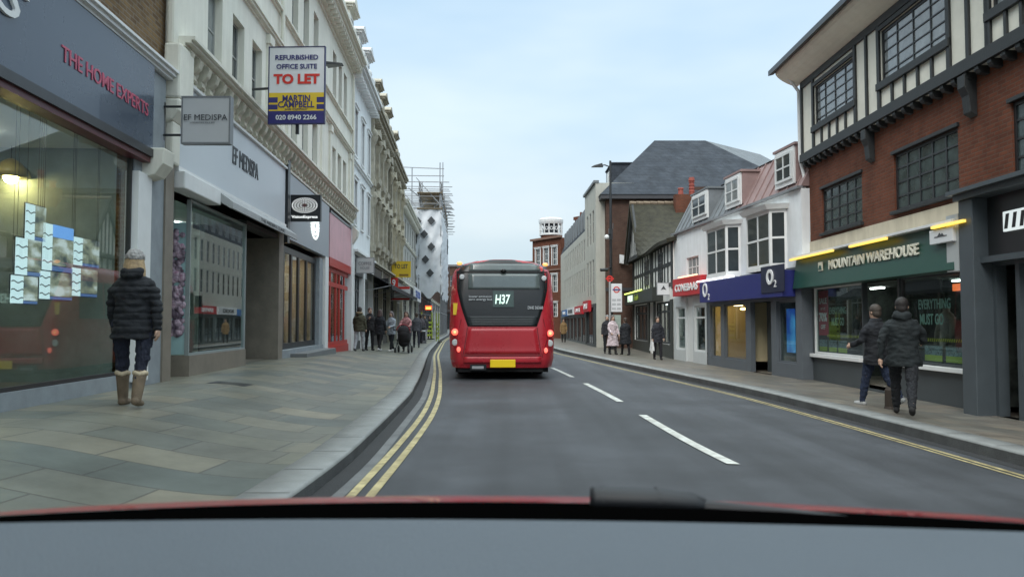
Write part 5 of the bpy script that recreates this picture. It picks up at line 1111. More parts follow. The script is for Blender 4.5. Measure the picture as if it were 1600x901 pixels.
# ================================================================== THE BUS
BY = 18.3; BX = (785-800)/1200*BY
bus = empty('bus', (BX, BY, 0), R(2.2), 'red single decker bus seen from behind with lit tail lamps in the traffic lane', 'bus')
busred = mat('bus_red', (.46, .022, .035), .28, .05, 1, coat=.3, dirt=.25); blk = mat('bus_black', (.012, .014, .016), .3, .1, 4)
tint = glass('bus_rear_glass', (.12, .16, .16), 1.0, .04)
def bz(v): return (592-v)/65.5
def bxx(u): return (u-785)/65.5
LNG = 9.6
def hw_at(z):                                        # half width of the body by height
    return interp([(.28, 1.20), (.5, 1.25), (1.2, 1.275), (1.9, 1.25), (2.45, 1.215), (2.62, 1.17), (2.75, 1.03), (2.84, .75), (2.88, .3)], z)
zs_ = [.28, .36, .5, .7, .95, 1.2, 1.5, 1.9, 2.2, 2.45, 2.56, 2.64, 2.71, 2.77, 2.82, 2.855, 2.88]
def yrear(x, z):                                     # rear face bows outward and leans forward at the top
    h = hw_at(z); t_ = min(1, abs(x)/h)
    yy = .34*max(0, (t_-.80)/.20)**2.2 if t_ > .8 else 0
    yy += .035*(t_*t_)
    yy += .28*max(0, (z-1.25)/1.6)**1.6 + .06*max(0, (.6-z)/.3)
    yy += -.05*math.exp(-((z-.42)/.16)**2)
    return yy
g = MB(); xsn = [-1, -.985, -.96, -.92, -.87, -.82, -.7, -.5, -.25, 0, .25, .5, .7, .82, .87, .92, .96, .985, 1]
grid = [[(hw_at(z)*t_, yrear(hw_at(z)*t_, z), z) for t_ in xsn] for z in zs_]
n = len(xsn)
g.add([p for r_ in grid for p in r_], [(i*n+k, i*n+k+1, (i+1)*n+k+1, (i+1)*n+k) for i in range(len(zs_)-1) for k in range(n-1)])
# sides, roof and front
prof = [(hw_at(z), z) for z in zs_]; full = [(-x, z) for x, z in prof]+[(x, z) for x, z in reversed(prof)]
nn = len(full)
def yst(p): return yrear(p[0]*.9999, p[1])
vs_ = [(p[0], yst(p), p[1]) for p in full]+[(p[0]*.97, LNG-.25, p[1]) for p in full]+[(p[0]*.85, LNG, p[1]*.97+.03) for p in full]
g.add(vs_, [(k*nn+i, k*nn+(i+1) % nn, (k+1)*nn+(i+1) % nn, (k+1)*nn+i) for k in range(2) for i in range(nn) if i != nn-1 or True]+[tuple(range(2*nn, 3*nn))])
o = g.build('body', busred, bus, smooth=True)
md = o.modifiers.new('w', 'WELD'); md.merge_threshold = .002
def rear_patch(poly_fn, z0, z1, off, name, m, nz_=14, nx2=16, parent=None):
    g = MB(); rows = []
    for i in range(nz_+1):
        z = z0+(z1-z0)*i/nz_; a, c_ = poly_fn(z); rows.append([(a+(c_-a)*k/nx2, yrear(a+(c_-a)*k/nx2, z)-off, z) for k in range(nx2+1)])
    w_ = nx2+1; g.add([p for r_ in rows for p in r_], [(i*w_+k, i*w_+k+1, (i+1)*w_+k+1, (i+1)*w_+k) for i in range(nz_) for k in range(nx2)])
    o = g.build(name, m, parent or bus, smooth=True); md = o.modifiers.new('th', 'SOLIDIFY'); md.thickness = .012; md.offset = 1 if False else -1; return o
def blackw(z): h = interp([(bz(508), .83), (bz(495), .90), (bz(475), 1.0), (bz(451), 1.085), (bz(424), 1.11), (bz(412), 1.10), (2.78, 1.0), (2.87, .62)], z); return (-h, h)
rear_patch(blackw, bz(509), 2.872, .012, 'rear_panel', blk, 22, 22)
rear_patch(lambda z: (-.815, .90), bz(451), bz(426), .026, 'rear_window', mat('rear_window_glass', (.10, .125, .125), .07, .2, 1.2, spec=.9), 6, 14)
rear_patch(lambda z: (-.80, .90), bz(421.5), bz(410.5), .026, 'upper_window', mat('upper_window_glass', (.13, .16, .16), .12, .2, 1.2, spec=.7), 5, 14)
for k in range(5):
    z = bz(507.5)+.045*k; rear_patch(lambda q: (blackw(q)[0]+.06, blackw(q)[1]-.06), z, z+.03, .03, 'grille_slat', mat('grille_grey', (.035, .045, .05), .4, .1), 2, 16)
rear_patch(lambda z: (blackw(z)[0]+.02, blackw(z)[1]-.02), bz(424.3), bz(422.6), .03, 'window_seal', mat('rubber', (.004, .004, .005), .6, 0), 2, 16)
# bodywork panels: engine cover, corner panels and bumper
def eng(z): q = interp([(bz(553), .90), (bz(512), .80)], z); return (-q, q)
rear_patch(eng, bz(552), bz(512), .014, 'engine_cover', busred, 8, 18)
rear_patch(lambda z: (-.92, .92), bz(566), bz(556.5), .03, 'bumper', busred, 5, 18)
g = MB()
for sx in (-1, 1):
    g.tube([(sx*.93, yrear(.93, bz(553))-.004, bz(553)), (sx*.87, yrear(.9, bz(530))-.004, bz(530)), (sx*.83, yrear(.83, bz(511))-.004, bz(511))], .007, 5)
    g.tube([(sx*1.02, yrear(1.02, bz(572))-.004, bz(572)), (sx*.95, yrear(.95, bz(556))-.004, bz(556)), (sx*1.08, yrear(1.08, bz(530))-.004, bz(528)), (sx*.98, yrear(.98, bz(500))-.004, bz(498))], .006, 5)
g.tube([(x, yrear(x, bz(554.5))-.004, bz(554.5)) for x in [-.93+.186*i for i in range(11)]], .008, 5)
g.build('panel_seam', mat('seam_dark', (.05, .004, .008), .6, 0), bus)
tail = emis('tail_glow', (1, .07, .02), 1.5); tailc = emis('tail_core', (1, .45, .12), 1.6)
def disc(name, x, z, r, m, off=.02, th=.03, parent=bus, flat=1.0):
    g = MB(); y = yrear(x, z)-off; g.rings([(x, 0, 0, r, r*flat), (x, 0, th*.7, r, r*flat), (x, 0, th, r*.7, r*.7*flat)], 18, Matrix.Translation((0, y, z)) @ Matrix.Rotation(R(90), 4, 'X')); return g.build(name, m, parent)
clr = mat('clear_lens', (.55, .57, .58), .15, .1, 20)
for u, v in ((711, 518), (860, 520)):
    x, z = bxx(u), bz(v); disc('lamp_bezel', x, z, .10, mat('lens_red', (.35, .02, .02), .2, .05), .012, .02); l = disc('tail_lamp', x, z, .078, tail, .03, .03); disc('lamp_core', x, z, .03, tailc, .06, .02, l)
for u, v in ((711, 534), (860, 535.5)): disc('reverse_lamp', bxx(u), bz(v), .068, clr, .02, .03, flat=1.15)
for u, v in ((717, 545), (853, 546.5)): disc('fog_lamp', bxx(u), bz(v), .045, emis('fog_glow', (1, .08, .03), 1.3), .015, .02, flat=1.4)
for u, v in ((721.7, 431.5), (851, 433.5)): disc('upper_lamp', bxx(u), bz(v), .062, clr, .03, .03)
for u, v in ((717.5, 408.5), (853.5, 410)):
    g = MB(); x = bxx(u); z = bz(v); g.ball((x, yrear(x*.8, 2.6)+.02, z-.02), .055, 8, (1.2, 1, .8)); g.build('marker_lamp', emis('amber_glow', (1, .32, .05), 1.5), bus, smooth=True)
g = MB(); g.rings([(0,0,0,.07,.05),(0,0,.05,.06,.045),(0,0,.07,.02,.02)], 14, Matrix.Translation((bxx(787), yrear(0, bz(421.7))-.03, bz(421.7))) @ Matrix.Rotation(R(90), 4, 'X')); g.build('rear_camera', mat('camera_black', (.01, .01, .01), .15, 0), bus)
# plate, sticker, exhaust, lettering
x0, x1 = bxx(766), bxx(805); z0 = bz(572.5)
g = MB(); g.box(x0, x1, -.115, -.09, z0, z0+.185); g.build('number_plate', mat('plate_yellow', (.72, .52, .01), .35, .02, 1, emit=(1, .7, .0), estr=.12), bus, bevel=.01)
g = MB(); x = bxx(714); z = bz(482); yy = yrear(x, z); g.hexa([(x-.09,yy+.012,z-.14),(x+.09,yy-.03,z-.14),(x+.09,yy,z-.14),(x-.09,yy+.05,z-.14)], [(x-.09,yy+.045,z+.14),(x+.09,yy+.0,z+.14),(x+.09,yy+.05,z+.14),(x-.09,yy+.09,z+.14)]); q = g.build('sticker', yel, bus)
g = MB(); g.box(bxx(735), bxx(760), -.06, .1, bz(577), bz(568)); g.m(1).box(bxx(738), bxx(756), -.075, -.055, bz(574.5), bz(570.5)); g.build('exhaust_outlet', [blk, mat('pale_metal', (.35,.36,.37), .4, .1)], bus)
def rtext(s_, m, u, v, wd, h, bold=0.0, shear=0.0, off=.045):
    x, z = bxx(u), bz(v); lean = math.atan2(yrear(x, z+.1)-yrear(x, z-.1), .2)
    return text(s_, bus, m, (x, yrear(x, z)-off, z), (1, 0, 0), (0, math.sin(lean), math.cos(lean)), wd, h, .006, bold=bold, shear=shear)
led = emis('route_led', (.62, .95, .80), .95)
g = MB(); x, z = bxx(786.5), bz(466); yy = yrear(x, z)-.035; g.hexa([(x-.25,yy-.03,z-.20),(x+.25,yy-.03,z-.20),(x+.25,yy,z-.20),(x-.25,yy,z-.20)], [(x-.25,yy+.025,z+.19),(x+.25,yy+.025,z+.19),(x+.25,yy+.06,z+.19),(x-.25,yy+.06,z+.19)]); g.build('route_display', mat('display_green_black', (.05, .08, .075), .25, .1, 3), bus)
rtext('H37', led, 785.5, 467, .36, .23, .02, .12, off=.085)
pl = mat('pale_decal', (.42, .45, .47), .5, 0)
rtext('lower emission', pl, 750.5, 462.5, .54, .055, .005); rtext('zero energy bus', pl, 750.5, 467.5, .56, .07, .01)
rtext('DHE 36368', pl, 836.5, 480, .36, .075, .015)
# chassis, wheels, side glazing
g = MB(); g.box(-1.12, 1.12, .35, LNG-.4, .16, .36); g.build('chassis', mat('underbody', (.008, .008, .009), .8, .1), bus)
g = MB(); g.box(-1.05, .98, .12, .4, .18, .32); g.build('under_tray', MATS['underbody'], bus)
tyre = mat('tyre_rubber', (.015, .015, .016), .8, .1, 10, .2)
def wheel(x, y, r=.47, wd=.30, par=bus, rim=True):
    Mx = Matrix.Translation((x, y, r)) @ Matrix.Rotation(R(90), 4, 'Y')
    g = MB(); g.rings([(0,0,-wd/2,r*.86,r*.86),(0,0,-wd/2+.02,r*.97,r*.97),(0,0,-wd/2+.05,r,r),(0,0,wd/2-.05,r,r),(0,0,wd/2-.02,r*.97,r*.97),(0,0,wd/2,r*.86,r*.86)], 28, Mx); o = g.build('wheel', tyre, par, smooth=True)
    g = MB(); s_ = 1 if x > 0 else -1; g.rings([(0,0,s_*wd*.40,r*.6,r*.6),(0,0,s_*wd*.52,r*.58,r*.58),(0,0,s_*wd*.47,r*.4,r*.4),(0,0,s_*wd*.56,r*.15,r*.15)], 20, Mx); g.build('rim', mat('wheel_steel', (.2, .2, .21), .4, .1, metal=.6), o)
for x in (-1.0, -.66, .70, 1.0): wheel(x, 2.3)
wheel(-1.0, 7.5); wheel(1.0, 7.5)
g = MB()
for sx in (-1, 1):
    for i in range(6):
        y0 = .9+i*1.4; g.hexa([(sx*1.262,y0,1.45),(sx*1.262,y0+1.3,1.45),(sx*1.28,y0+1.3,1.45),(sx*1.28,y0,1.45)], [(sx*1.215,y0,2.38),(sx*1.215,y0+1.3,2.38),(sx*1.235,y0+1.3,2.38),(sx*1.235,y0,2.38)])
g.build('side_window', blk, bus)
g = MB()
for sx in (-1, 1): g.hexa([(sx*1.35-.12,LNG-.3,1.9),(sx*1.35+.12,LNG-.3,1.9),(sx*1.35+.12,LNG-.15,1.9),(sx*1.35-.12,LNG-.15,1.9)], [(sx*1.35-.1,LNG-.3,2.3),(sx*1.35+.1,LNG-.3,2.3),(sx*1.35+.1,LNG-.15,2.3),(sx*1.35-.1,LNG-.15,2.3)])
g.build('wing_mirror', blk, bus)

# ================================================================== OUR CAR
car = empty('car', (0, 0, 0), 0, 'front of the red car we look out of, with grey dashboard and parked wiper', 'car')
carred = mat('car_red', (.34, .010, .015), .22, .03, 2, coat=.5)
def edge(x): return 1.22-.19*x*x-.035*x
g = MB(); rows = []
N_ = 30
def surfrows(fn, nu, nv): return [fn(i/nu, j/nv) for i in range(nu+1) for j in range(nv+1)], [(i*(nv+1)+j, i*(nv+1)+j+1, (i+1)*(nv+1)+j+1, (i+1)*(nv+1)+j) for i in range(nu) for j in range(nv)]
def bon(u, v): x = -.88+1.76*u; d = v*1.05; return (x, edge(x)+.03+d, 1.0625-.13*d-.22*d*d-.10*max(0, abs(x)-.78)**1.5)
g.add(*surfrows(bon, 30, 24)); o = g.build('bonnet', carred, car, smooth=True)
def dedge(x): return 1.058-.085*x*x-.035*x
def dash(u, v): x = -.84+1.68*u; y = .15+(dedge(x)-.15)*v; return (x, y, 1.05+.033*v**2-.03*(1-v)**3)
g = MB(); g.add(*surfrows(dash, 30, 16)); q = .84; g.quad((-q,.15,1.0),(q,.15,1.0),(q,.15,.5),(-q,.15,.5))
o = g.build('dashboard', mat('dashboard_vinyl', (.088, .106, .124), .6, .06, 3, .3, 300, spec=.3), car, smooth=True)
def cowl(u, v):
    x = -.88+1.76*u; y0, y1 = dedge(x)-.002, edge(x)+.028; return (x, y0+(y1-y0)*v, 1.0835-.0215*v-.006*math.sin(v*math.pi))
g = MB(); g.add(*surfrows(cowl, 30, 8)); o = g.build('windscreen_surround', mat('black_cowl', (.0012, .0012, .0012), 1.0, 0, spec=0), car, smooth=True)
wy = lambda x: edge(x)+.03
g = MB(); g.tube([(.125, wy(.125), 1.069), (.135, wy(.14), 1.069), (.24, wy(.25), 1.069), (.285, wy(.285), 1.066), (.32, wy(.3), 1.058)], [.021, .0235, .0225, .019, .008], 16, flat=.85); g.build('wiper', mat('wiper_black', (.006, .0075, .010), .55, .1), car, smooth=True)
g = MB()
for k in (.142, .228): x = k; g.tube([(x, wy(x), 1.069), (x+.006, wy(x), 1.069)], .0245, 14, flat=.85)
g.tube([(.27, wy(.27), 1.064), (.42, wy(.42)-.01, 1.058), (.58, wy(.58)-.03, 1.052)], [.010, .009, .006], 8); g.build('wiper_arm', MATS['wiper_black'], car)
# bumper, wings, wheels and lamps so the car stays a car from the pavement
g = MB(); g.hexa([(-.84,-1.6,.25),(.84,-1.6,.25),(.80,2.18,.28),(-.80,2.18,.28)], [(-.88,-1.6,.95),(.88,-1.6,.95),(.86,2.1,.70),(-.86,2.1,.70)]); g.build('body', carred, car, bevel=.06, smooth=False)
for sx in (-1, 1):
    wheel(sx*.76, 1.62, .31, .2, car); wheel(sx*.76, -1.0, .31, .2, car)
    g = MB(); g.ball((sx*.66, 2.12, .62), .12, 10, (1.2, .6, .8)); g.build('headlight', clr, car, smooth=True)

# ================================================================== PEOPLE
from mathutils import noise as mnoise
def ruffle(o, amp, fx, fz, quilt=0.0, seed=0):
    me = o.data; vs = [v.co.copy() for v in me.vertices]; ns = [v.normal.copy() for v in me.vertices]
    for v, c, n_ in zip(me.vertices, vs, ns):
        d = amp*mnoise.noise(Vector((c.x*fx+seed, c.y*fx, c.z*fz)))+amp*.5*mnoise.noise(Vector((c.x*fx*2.3, c.y*fx*2.3+seed, c.z*fz*2.3)))
        if quilt: d += quilt*(abs(math.sin(c.z*math.pi/.075))**.5-.6)
        v.co = c+n_*d
    me.update()
def person(loc, rz, label, h=1.72, coat=(.02,.02,.025), trou=(.02,.022,.03), shoe=(.02,.02,.02), hair=(.05,.035,.025), coat_len=.80, legL=(0,0), legR=(0,0), armL=(5,10), armR=(5,10),
           abd=8, hat=None, hood=None, skirt=None, longhair=False, build=1.0, vox=.014, group='people walking on the footways', quilt=False, boots=None, bag=None, headturn=0, fingers=True, cat='person', trimc=None, bareleg=None):
    k = h/1.75; t = empty('person', loc, rz, label, cat, group)
    V3 = lambda *a: Vector(a)*k
    skin = mat('skin', (.46, .30, .22), .6, .08, 8)
    def leg(sx, sw, kn):
        hip = V3(sx*(.135 if boots else .108), 0, .92); a = R(sw); th = .44*k; sh = .42*k
        knee = hip+Vector((0, math.sin(a)*th, -math.cos(a)*th)); b_ = R(sw-kn); ank = knee+Vector((0, math.sin(b_)*sh, -math.cos(b_)*sh)); return hip, knee, ank, b_
    def arm(sx, sw, el):
        s_ = V3(sx*.180*(1+(build-1)*.6), 0, 1.40); a = R(sw); ab = R(abd)
        e = s_+Vector((sx*math.sin(ab)*.29*k, math.sin(a)*.29*k*math.cos(ab), -math.cos(a)*.29*k*math.cos(ab))); b_ = R(sw+el)
        w_ = e+Vector((sx*math.sin(ab)*.10*k*(1 if el < 40 else -1.2), math.sin(b_)*.25*k, -math.cos(b_)*.25*k)); return s_, e, w_, b_
    LL = leg(-1, *legL); LR = leg(1, *legR); AL = arm(-1, *armL); AR = arm(1, *armR)
    drop = min(LL[2].z, LR[2].z)-.085*k; Tz = Vector((0, 0, -drop))
    LL = [p+Tz for p in LL[:3]]+[LL[3]]; LR = [p+Tz for p in LR[:3]]+[LR[3]]; AL = [p+Tz for p in AL[:3]]+[AL[3]]; AR = [p+Tz for p in AR[:3]]+[AR[3]]
    o3 = lambda x, y, z: Vector((x, y, z))*k+Tz
    HM = Matrix.Translation(o3(0, .02, 1.62)) @ Matrix.Rotation(R(headturn), 4, 'Z')
    g = MB()
    g.rings([(0, 0, .86*k+Tz.z, .15*k, .10*k), (0, 0, 1.0*k+Tz.z, .155*k, .105*k), (0, 0, 1.15*k+Tz.z, .14*k, .10*k), (0, 0, 1.3*k+Tz.z, .155*k, .10*k), (0, 0, 1.40*k+Tz.z, .12*k, .08*k), (0, 0, 1.47*k+Tz.z, .07*k, .06*k)], 16)
    g.limb([o3(0, 0, 1.42), o3(0, .01, 1.56)], [.06*k, .055*k])
    g.rings([(0, .0, -.125*k, .045*k, .05*k), (0, .012*k, -.10*k, .058*k, .075*k), (0, .005*k, -.05*k, .070*k, .092*k), (0, 0, .0, .077*k, .097*k), (0, -.005*k, .06*k, .074*k, .095*k), (0, -.01*k, .10*k, .052*k, .07*k), (0, -.01*k, .12*k, .02*k, .03*k)], 18, HM)
    g.prism([(.085*k, .0), (.118*k, -.028*k), (.09*k, -.038*k)], -.014*k, .014*k, 'x') if False else g.ball(HM @ Vector((0, .098*k, -.02*k)), .017*k, 6, (.8, 1.2, 1.3))
    for sx in (-1, 1): g.ball(HM @ Vector((sx*.08*k, -.005*k, -.01*k)), .022*k, 6, (.5, .8, 1.3))
    for A_, sx in ((AL, -1), (AR, 1)):
        s_, e, w_, b_ = A_; s2 = s_+Vector((-(.05 if s_.x > 0 else -.05)*k, 0, -.045*k)); g.limb([s2, s_.lerp(e, .5), e, w_], [.045*k, .044*k, .038*k, .026*k])
        d = Vector((0, math.sin(b_), -math.cos(b_))); side = Vector((sx*1.0, 0, 0)); fw = d.cross(side)
        pc = w_+d*.05*k; g.limb([w_+d*.01*k, pc, w_+d*.09*k], [.024*k, .034*k, .030*k], 8)
        if fingers:
            inn = Vector((-sx, 0, 0))
            for q, ln in ((-.027, .055), (-.009, .066), (.010, .062), (.027, .048)):
                base = w_+d*.095*k+fw*q*k; m1 = base+d*ln*.55*k+inn*.006*k; g.tube([base, m1, m1+d*ln*.4*k+inn*.022*k], [.0105*k, .0098*k, .008*k], 6)
            tb = w_+d*.04*k+fw*(.03*k)*(-1 if True else 1)*(-1); g.tube([tb, tb+d*.03*k+fw*.022*k, tb+d*.062*k+fw*.026*k+inn*.012*k], [.013*k, .011*k, .009*k], 6)
    for lg in (LL, LR):
        g.limb([lg[0], lg[1], lg[2]], [.075*k, .052*k, .036*k]); a = lg[3]*.6; f = Vector((0, math.cos(a), math.sin(a)*.6)); g.limb([lg[2]+Vector((0, 0, -.03*k)), lg[2]+f*.13*k+Vector((0, 0, -.045*k))], [.035*k, .028*k], 8)
    body = g.fuse('body', skin, t, vox*.72 if fingers else vox, 2)
    g = MB()
    for sx in (-1, 1): g.ball(HM @ Vector((sx*.030*k, .090*k, .005*k)), .010*k, 6, (1.2, .5, .7))
    g.build('eye', mat('dark_eye', (.03, .02, .015), .3, 0), t, smooth=True)
    g = MB(); g.ball(HM @ Vector((0, .092*k, -.062*k)), .018*k, 6, (1.3, .4, .35)); g.build('mouth', mat('lips', (.35, .12, .10), .5, 0), t, smooth=True)
    # trousers
    cm = lambda nme, c_, r_=.85: mat('%s_%02x%02x%02x' % (nme, int(c_[0]*255), int(c_[1]*255), int(c_[2]*255)), c_, r_, .25, 9, .35, 60)
    g = MB()
    for lg in (LL, LR): g.limb([lg[0], lg[0].lerp(lg[1], .5), lg[1], lg[1].lerp(lg[2], .45), lg[2]+(lg[1]-lg[2])*(.02 if not boots else .35)], [.098*k, .088*k, .068*k, .062*k, .05*k])
    g.limb([o3(-.05, 0, .95), o3(.05, 0, .95)], [.12*k, .12*k])
    tr_ = g.fuse('trousers', cm('trousers', trou), t, vox*.9, 2); ruffle(tr_, .008, 8, 18, 0, loc.x)
    g = MB()
    for lg in (LL, LR):
        a = lg[3]*.6; f = Vector((0, math.cos(a), math.sin(a)*.6)); an = lg[2]
        g.limb([an+Vector((0, 0, -.04*k))-f*.035*k, an+f*.07*k+Vector((0, 0, -.05*k)), an+f*.155*k+Vector((0, 0, -.056*k))], [.045*k, .045*k, .034*k], 10)
        if boots: g.limb([an+Vector((0, 0, -.02*k)), an+(lg[1]-an)*.45, an+(lg[1]-an)*.62], [.055*k, .068*k, .074*k], 12)
        else: g.limb([an+Vector((0,0,-.03*k)), an+Vector((0,0,.01*k))], [.04*k, .04*k], 8)
    g.fuse('boots' if boots else 'shoes', cm('shoe', shoe), t, vox*.9, 2)
    if boots:
        g = MB()
        for lg in (LL, LR):
            p = lg[2]+(lg[1]-lg[2])*.68; ax = (lg[1]-lg[2]).normalized()
            for q in range(14): a = 2*math.pi*q/14; g.ball(p+Vector((math.cos(a)*.062*k, math.sin(a)*.062*k, .008*math.sin(q*5))), .026*k, 6, (1, 1, 1.1))
        g.fuse('fur_cuff', cm('fur', boots), t, vox*.7, 1)
    # coat
    hem = coat_len*k+Tz.z; b_ = build
    g = MB()
    zs2 = [hem, hem+.03, 1.0*k+Tz.z, 1.12*k+Tz.z, 1.3*k+Tz.z, 1.39*k+Tz.z, 1.455*k+Tz.z, 1.51*k+Tz.z]
    wide = .20+.06*max(0, (.95-coat_len))+(skirt or 0)
    rx = [wide*b_, wide*b_, .185*b_, .172*b_, .200*b_, .180*b_, .125, .075]; ry = [.16*b_+(skirt or 0)*.6, .16*b_+(skirt or 0)*.6, .145*b_, .135*b_, .15*b_, .125*b_, .09, .075]
    if quilt:
        dat = []
        nq = 40
        for i in range(nq+1):
            z = zs2[0]+(zs2[-2]-zs2[0])*i/nq; q = (1+.035*abs(math.sin(i*math.pi/3.3)));  
            X = interp(list(zip(zs2, rx)), z); Yq = interp(list(zip(zs2, ry)), z); dat.append((0, 0, z, X*k*q, Yq*k*q))
        g.rings(dat, 22)
    else: g.rings([(0, 0, z, a*k, c_*k) for z, a, c_ in zip(zs2, rx, ry)], 22)
    for A_ in (AL, AR):
        s_, e, w_, _ = A_; m_ = s_.lerp(e, .5); m2 = e.lerp(w_, .5)
        g.limb([s_+Vector((-(.05 if s_.x > 0 else -.05)*k, 0, -.035*k)), m_, e, m2, w_], [.066*k*b_, .064*k, .058*k, .053*k, .045*k])
    if hood: g.limb([o3(-.06, -.07, 1.50), o3(0, -.10, 1.47), o3(.06, -.07, 1.50)], [.065*k, .08*k, .065*k])
    co = g.fuse('coat', cm('coat', coat), t, vox, 4); ruffle(co, .022, 7, 11, .016 if quilt else 0, loc.x)
    if trimc:
        g = MB()
        for q in range(12): a = math.pi*q/11; g.ball(o3(math.cos(a)*.11, -.02-math.sin(a)*.12, 1.50+.02*math.sin(a)), .038*k, 6)
        g.fuse('fur_collar', cm('furcollar', trimc), t, vox*.8, 1)
    # hair / hat
    g = MB(); g.ball(HM @ Vector((0, -.014*k, .042*k)), .104*k, 14, (.88, 1.0, .95)); g.ball(HM @ Vector((0, -.045*k, -.02*k)), .086*k, 10, (.95, .8, 1))
    for sx in (-1, 1): g.ball(HM @ Vector((sx*.066*k, .005*k, -.0*k)), .035*k, 8, (.6, 1, 1.5))
    if longhair:
        for q in range(9): a = math.pi*(q/8); x, y = math.cos(a)*.085*k, -math.sin(a)*.07*k-.02*k; g.tube([HM @ Vector((x*.9, y, .03*k)), HM @ Vector((x*1.05, y*1.1, -.09*k)), HM @ Vector((x*1.2, y*1.35, -.16*k)), HM @ Vector((x*1.1, y*1.3, -.20*k))], [.03*k, .036*k, .028*k, .01*k], 7)
    g.fuse('hair', mat('hair_%02x%02x' % (int(hair[0]*255), int(hair[1]*255)), hair, .6, .35, 30, .5, 90), t, vox*.8, 1); ruffle(COL.objects[-1] if False else t.children[-1], .016, 45, 12)
    if hat:
        g = MB(); g.ball(HM @ Vector((0, -.012*k, .062*k)), .108*k, 14, (.9, 1.0, .86))
        g.rings([(0, -.012*k, .03*k, .104*k, .115*k), (0, -.012*k, .085*k, .106*k, .116*k)], 18, HM); ho = g.fuse('hat', cm('hat', hat), t, vox*.7, 1); ruffle(ho, .014, 30, 30)
    if bag:
        g = MB(); p = AR[2]+Vector((.02, 0, -.1)); g.hexa([p+Vector(q)*k for q in ((-.06,-.17,-.42),(.06,-.17,-.42),(.06,.17,-.42),(-.06,.17,-.42))], [p+Vector(q)*k for q in ((-.03,-.14,-.06),(.03,-.14,-.06),(.03,.14,-.06),(-.03,.14,-.06))])
        g.tube([p+Vector((0,-.1,-.06))*k, p+Vector((0,-.02,.05))*k, p+Vector((0,.02,.05))*k, p+Vector((0,.1,-.06))*k], .008, 6); bo = g.build('carrier_bag', cm('bag', bag), t, bevel=.02)
    return t
def ppos(u, v, h_px, h=1.72):
    y = 1200*h/h_px; return Vector(((u-800)/1200*y, y, H-(v-504)/1200*y))
def footz(x, y):
    a, c_ = kl(y)-.36, kr(y)+.31
    return lz_(x, y) if x < a else (.03+(zr(y)-.03)*sm((x-c_)/(rfx(y)-c_)*1.6) if x > c_ else 0)
def place(u, y, du=0): x = (u-800)/1200*y; return Vector((x, y, footz(x, y)))
# woman in the long quilted coat, walking away along the wide footway
x = (209-800)/1200*8.75
person(Vector((x, 8.75, lz_(x, 8.75))), R(6), 'woman in black quilted coat, grey hat and fur cuffed boots by the agent window', h=1.74, coat=(.012,.014,.018), trou=(.012,.015,.03), shoe=(.16,.12,.08), boots=(.52,.43,.30), hair=(.42,.30,.17), longhair=True,
       hat=(.30,.29,.28), coat_len=.74, quilt=True, hood=True, legL=(9, 4), legR=(-11, 10), armL=(12, 14), armR=(-10, 8), abd=14, build=1.12, vox=.011)
# pair of men in dark clothes on the near right footway
def zz_(x, y): return footz(x, y)
x = (1409-800)/1200*11.1
person(Vector((x, 11.1, zz_(x, 11.1))), R(-28), 'broad man in black jacket striding past the outdoor shop, nearest the kerb', h=1.75, coat=(.009,.014,.016), trou=(.012,.014,.018), shoe=(.015,.015,.016), hair=(.014,.011,.010), coat_len=.76, hood=True, legL=(30, 10), legR=(-26, 18), armL=(-22, 24), armR=(22, 62), abd=14, build=1.16, vox=.011, group=None)
x = (1368-800)/1200*12.5
person(Vector((x, 12.5, zz_(x, 12.5))), R(20), 'man in black coat, navy jeans and pale trainers beside the striding man', h=1.66, coat=(.008,.010,.014), trou=(.015,.025,.055), shoe=(.35,.36,.36), hair=(.05,.04,.032), coat_len=.72, legL=(18, 6), legR=(-16, 26), armL=(12, 60), armR=(-12, 30), abd=16, build=1.14, vox=.011, group=None)
G1 = 'shoppers gathered on the far part of the wide footway'
person(place(562, 30.2), R(-8), 'shopper in olive parka with fur hood and pale grey jeans', h=1.72, coat=(.06,.058,.035), trou=(.38,.40,.42), shoe=(.05,.05,.05), hair=(.04,.03,.025), coat_len=.78, legL=(-10, 14), legR=(12, 4), hood=True, trimc=(.28,.22,.13), armL=(8,15), armR=(-4,20), vox=.016, build=1.15, group=G1)
person(place(578, 32.2), R(215), 'shopper all in black with arm raised, next to the olive parka', coat=(.015,.013,.014), trou=(.012,.012,.014), hair=(.10,.05,.04), legL=(4,2), legR=(-6,4), armR=(30,90), h=1.76, vox=.016, group=G1)
person(place(594, 31.6), R(-20), 'shopper in black coat with grey skirt and white trainers', coat=(.014,.014,.018), trou=(.015,.014,.014), shoe=(.62,.62,.62), hair=(.07,.045,.04), coat_len=.68, longhair=True, legL=(12,2), legR=(-14,12), h=1.70, vox=.016, group=G1)
person(place(612, 31.9), R(150), 'shopper in pale grey fleece with black crossbody bag and white trainers', coat=(.27,.30,.33), trou=(.014,.014,.016), shoe=(.62,.62,.60), hair=(.12,.10,.10), coat_len=.72, longhair=True, legL=(14,3), legR=(-12,12), h=1.66, armR=(20,60), armL=(15,60), vox=.016, group=G1)
pm_ = person(place(635, 32.6), R(178), 'parent in dusty pink top standing right behind the black pushchair', coat=(.35,.16,.16), trou=(.03,.03,.035), hair=(.08,.05,.04), armL=(35,40), armR=(35,40), longhair=True, h=1.68, vox=.016, group=G1)
person(place(651, 38), R(10), 'shopper in dark grey clothes behind the pushchair, nearest the white shop banner', coat=(.07,.07,.08), trou=(.02,.02,.03), legL=(12,4), legR=(-12,8), vox=.02, group=G1, fingers=False)
person(place(658, 46), R(-5), 'distant walker in dark jacket following the pushchair group', coat=(.09,.08,.09), trou=(.03,.03,.04), legL=(10,3), legR=(-10,8), vox=.022, group=G1, fingers=False)
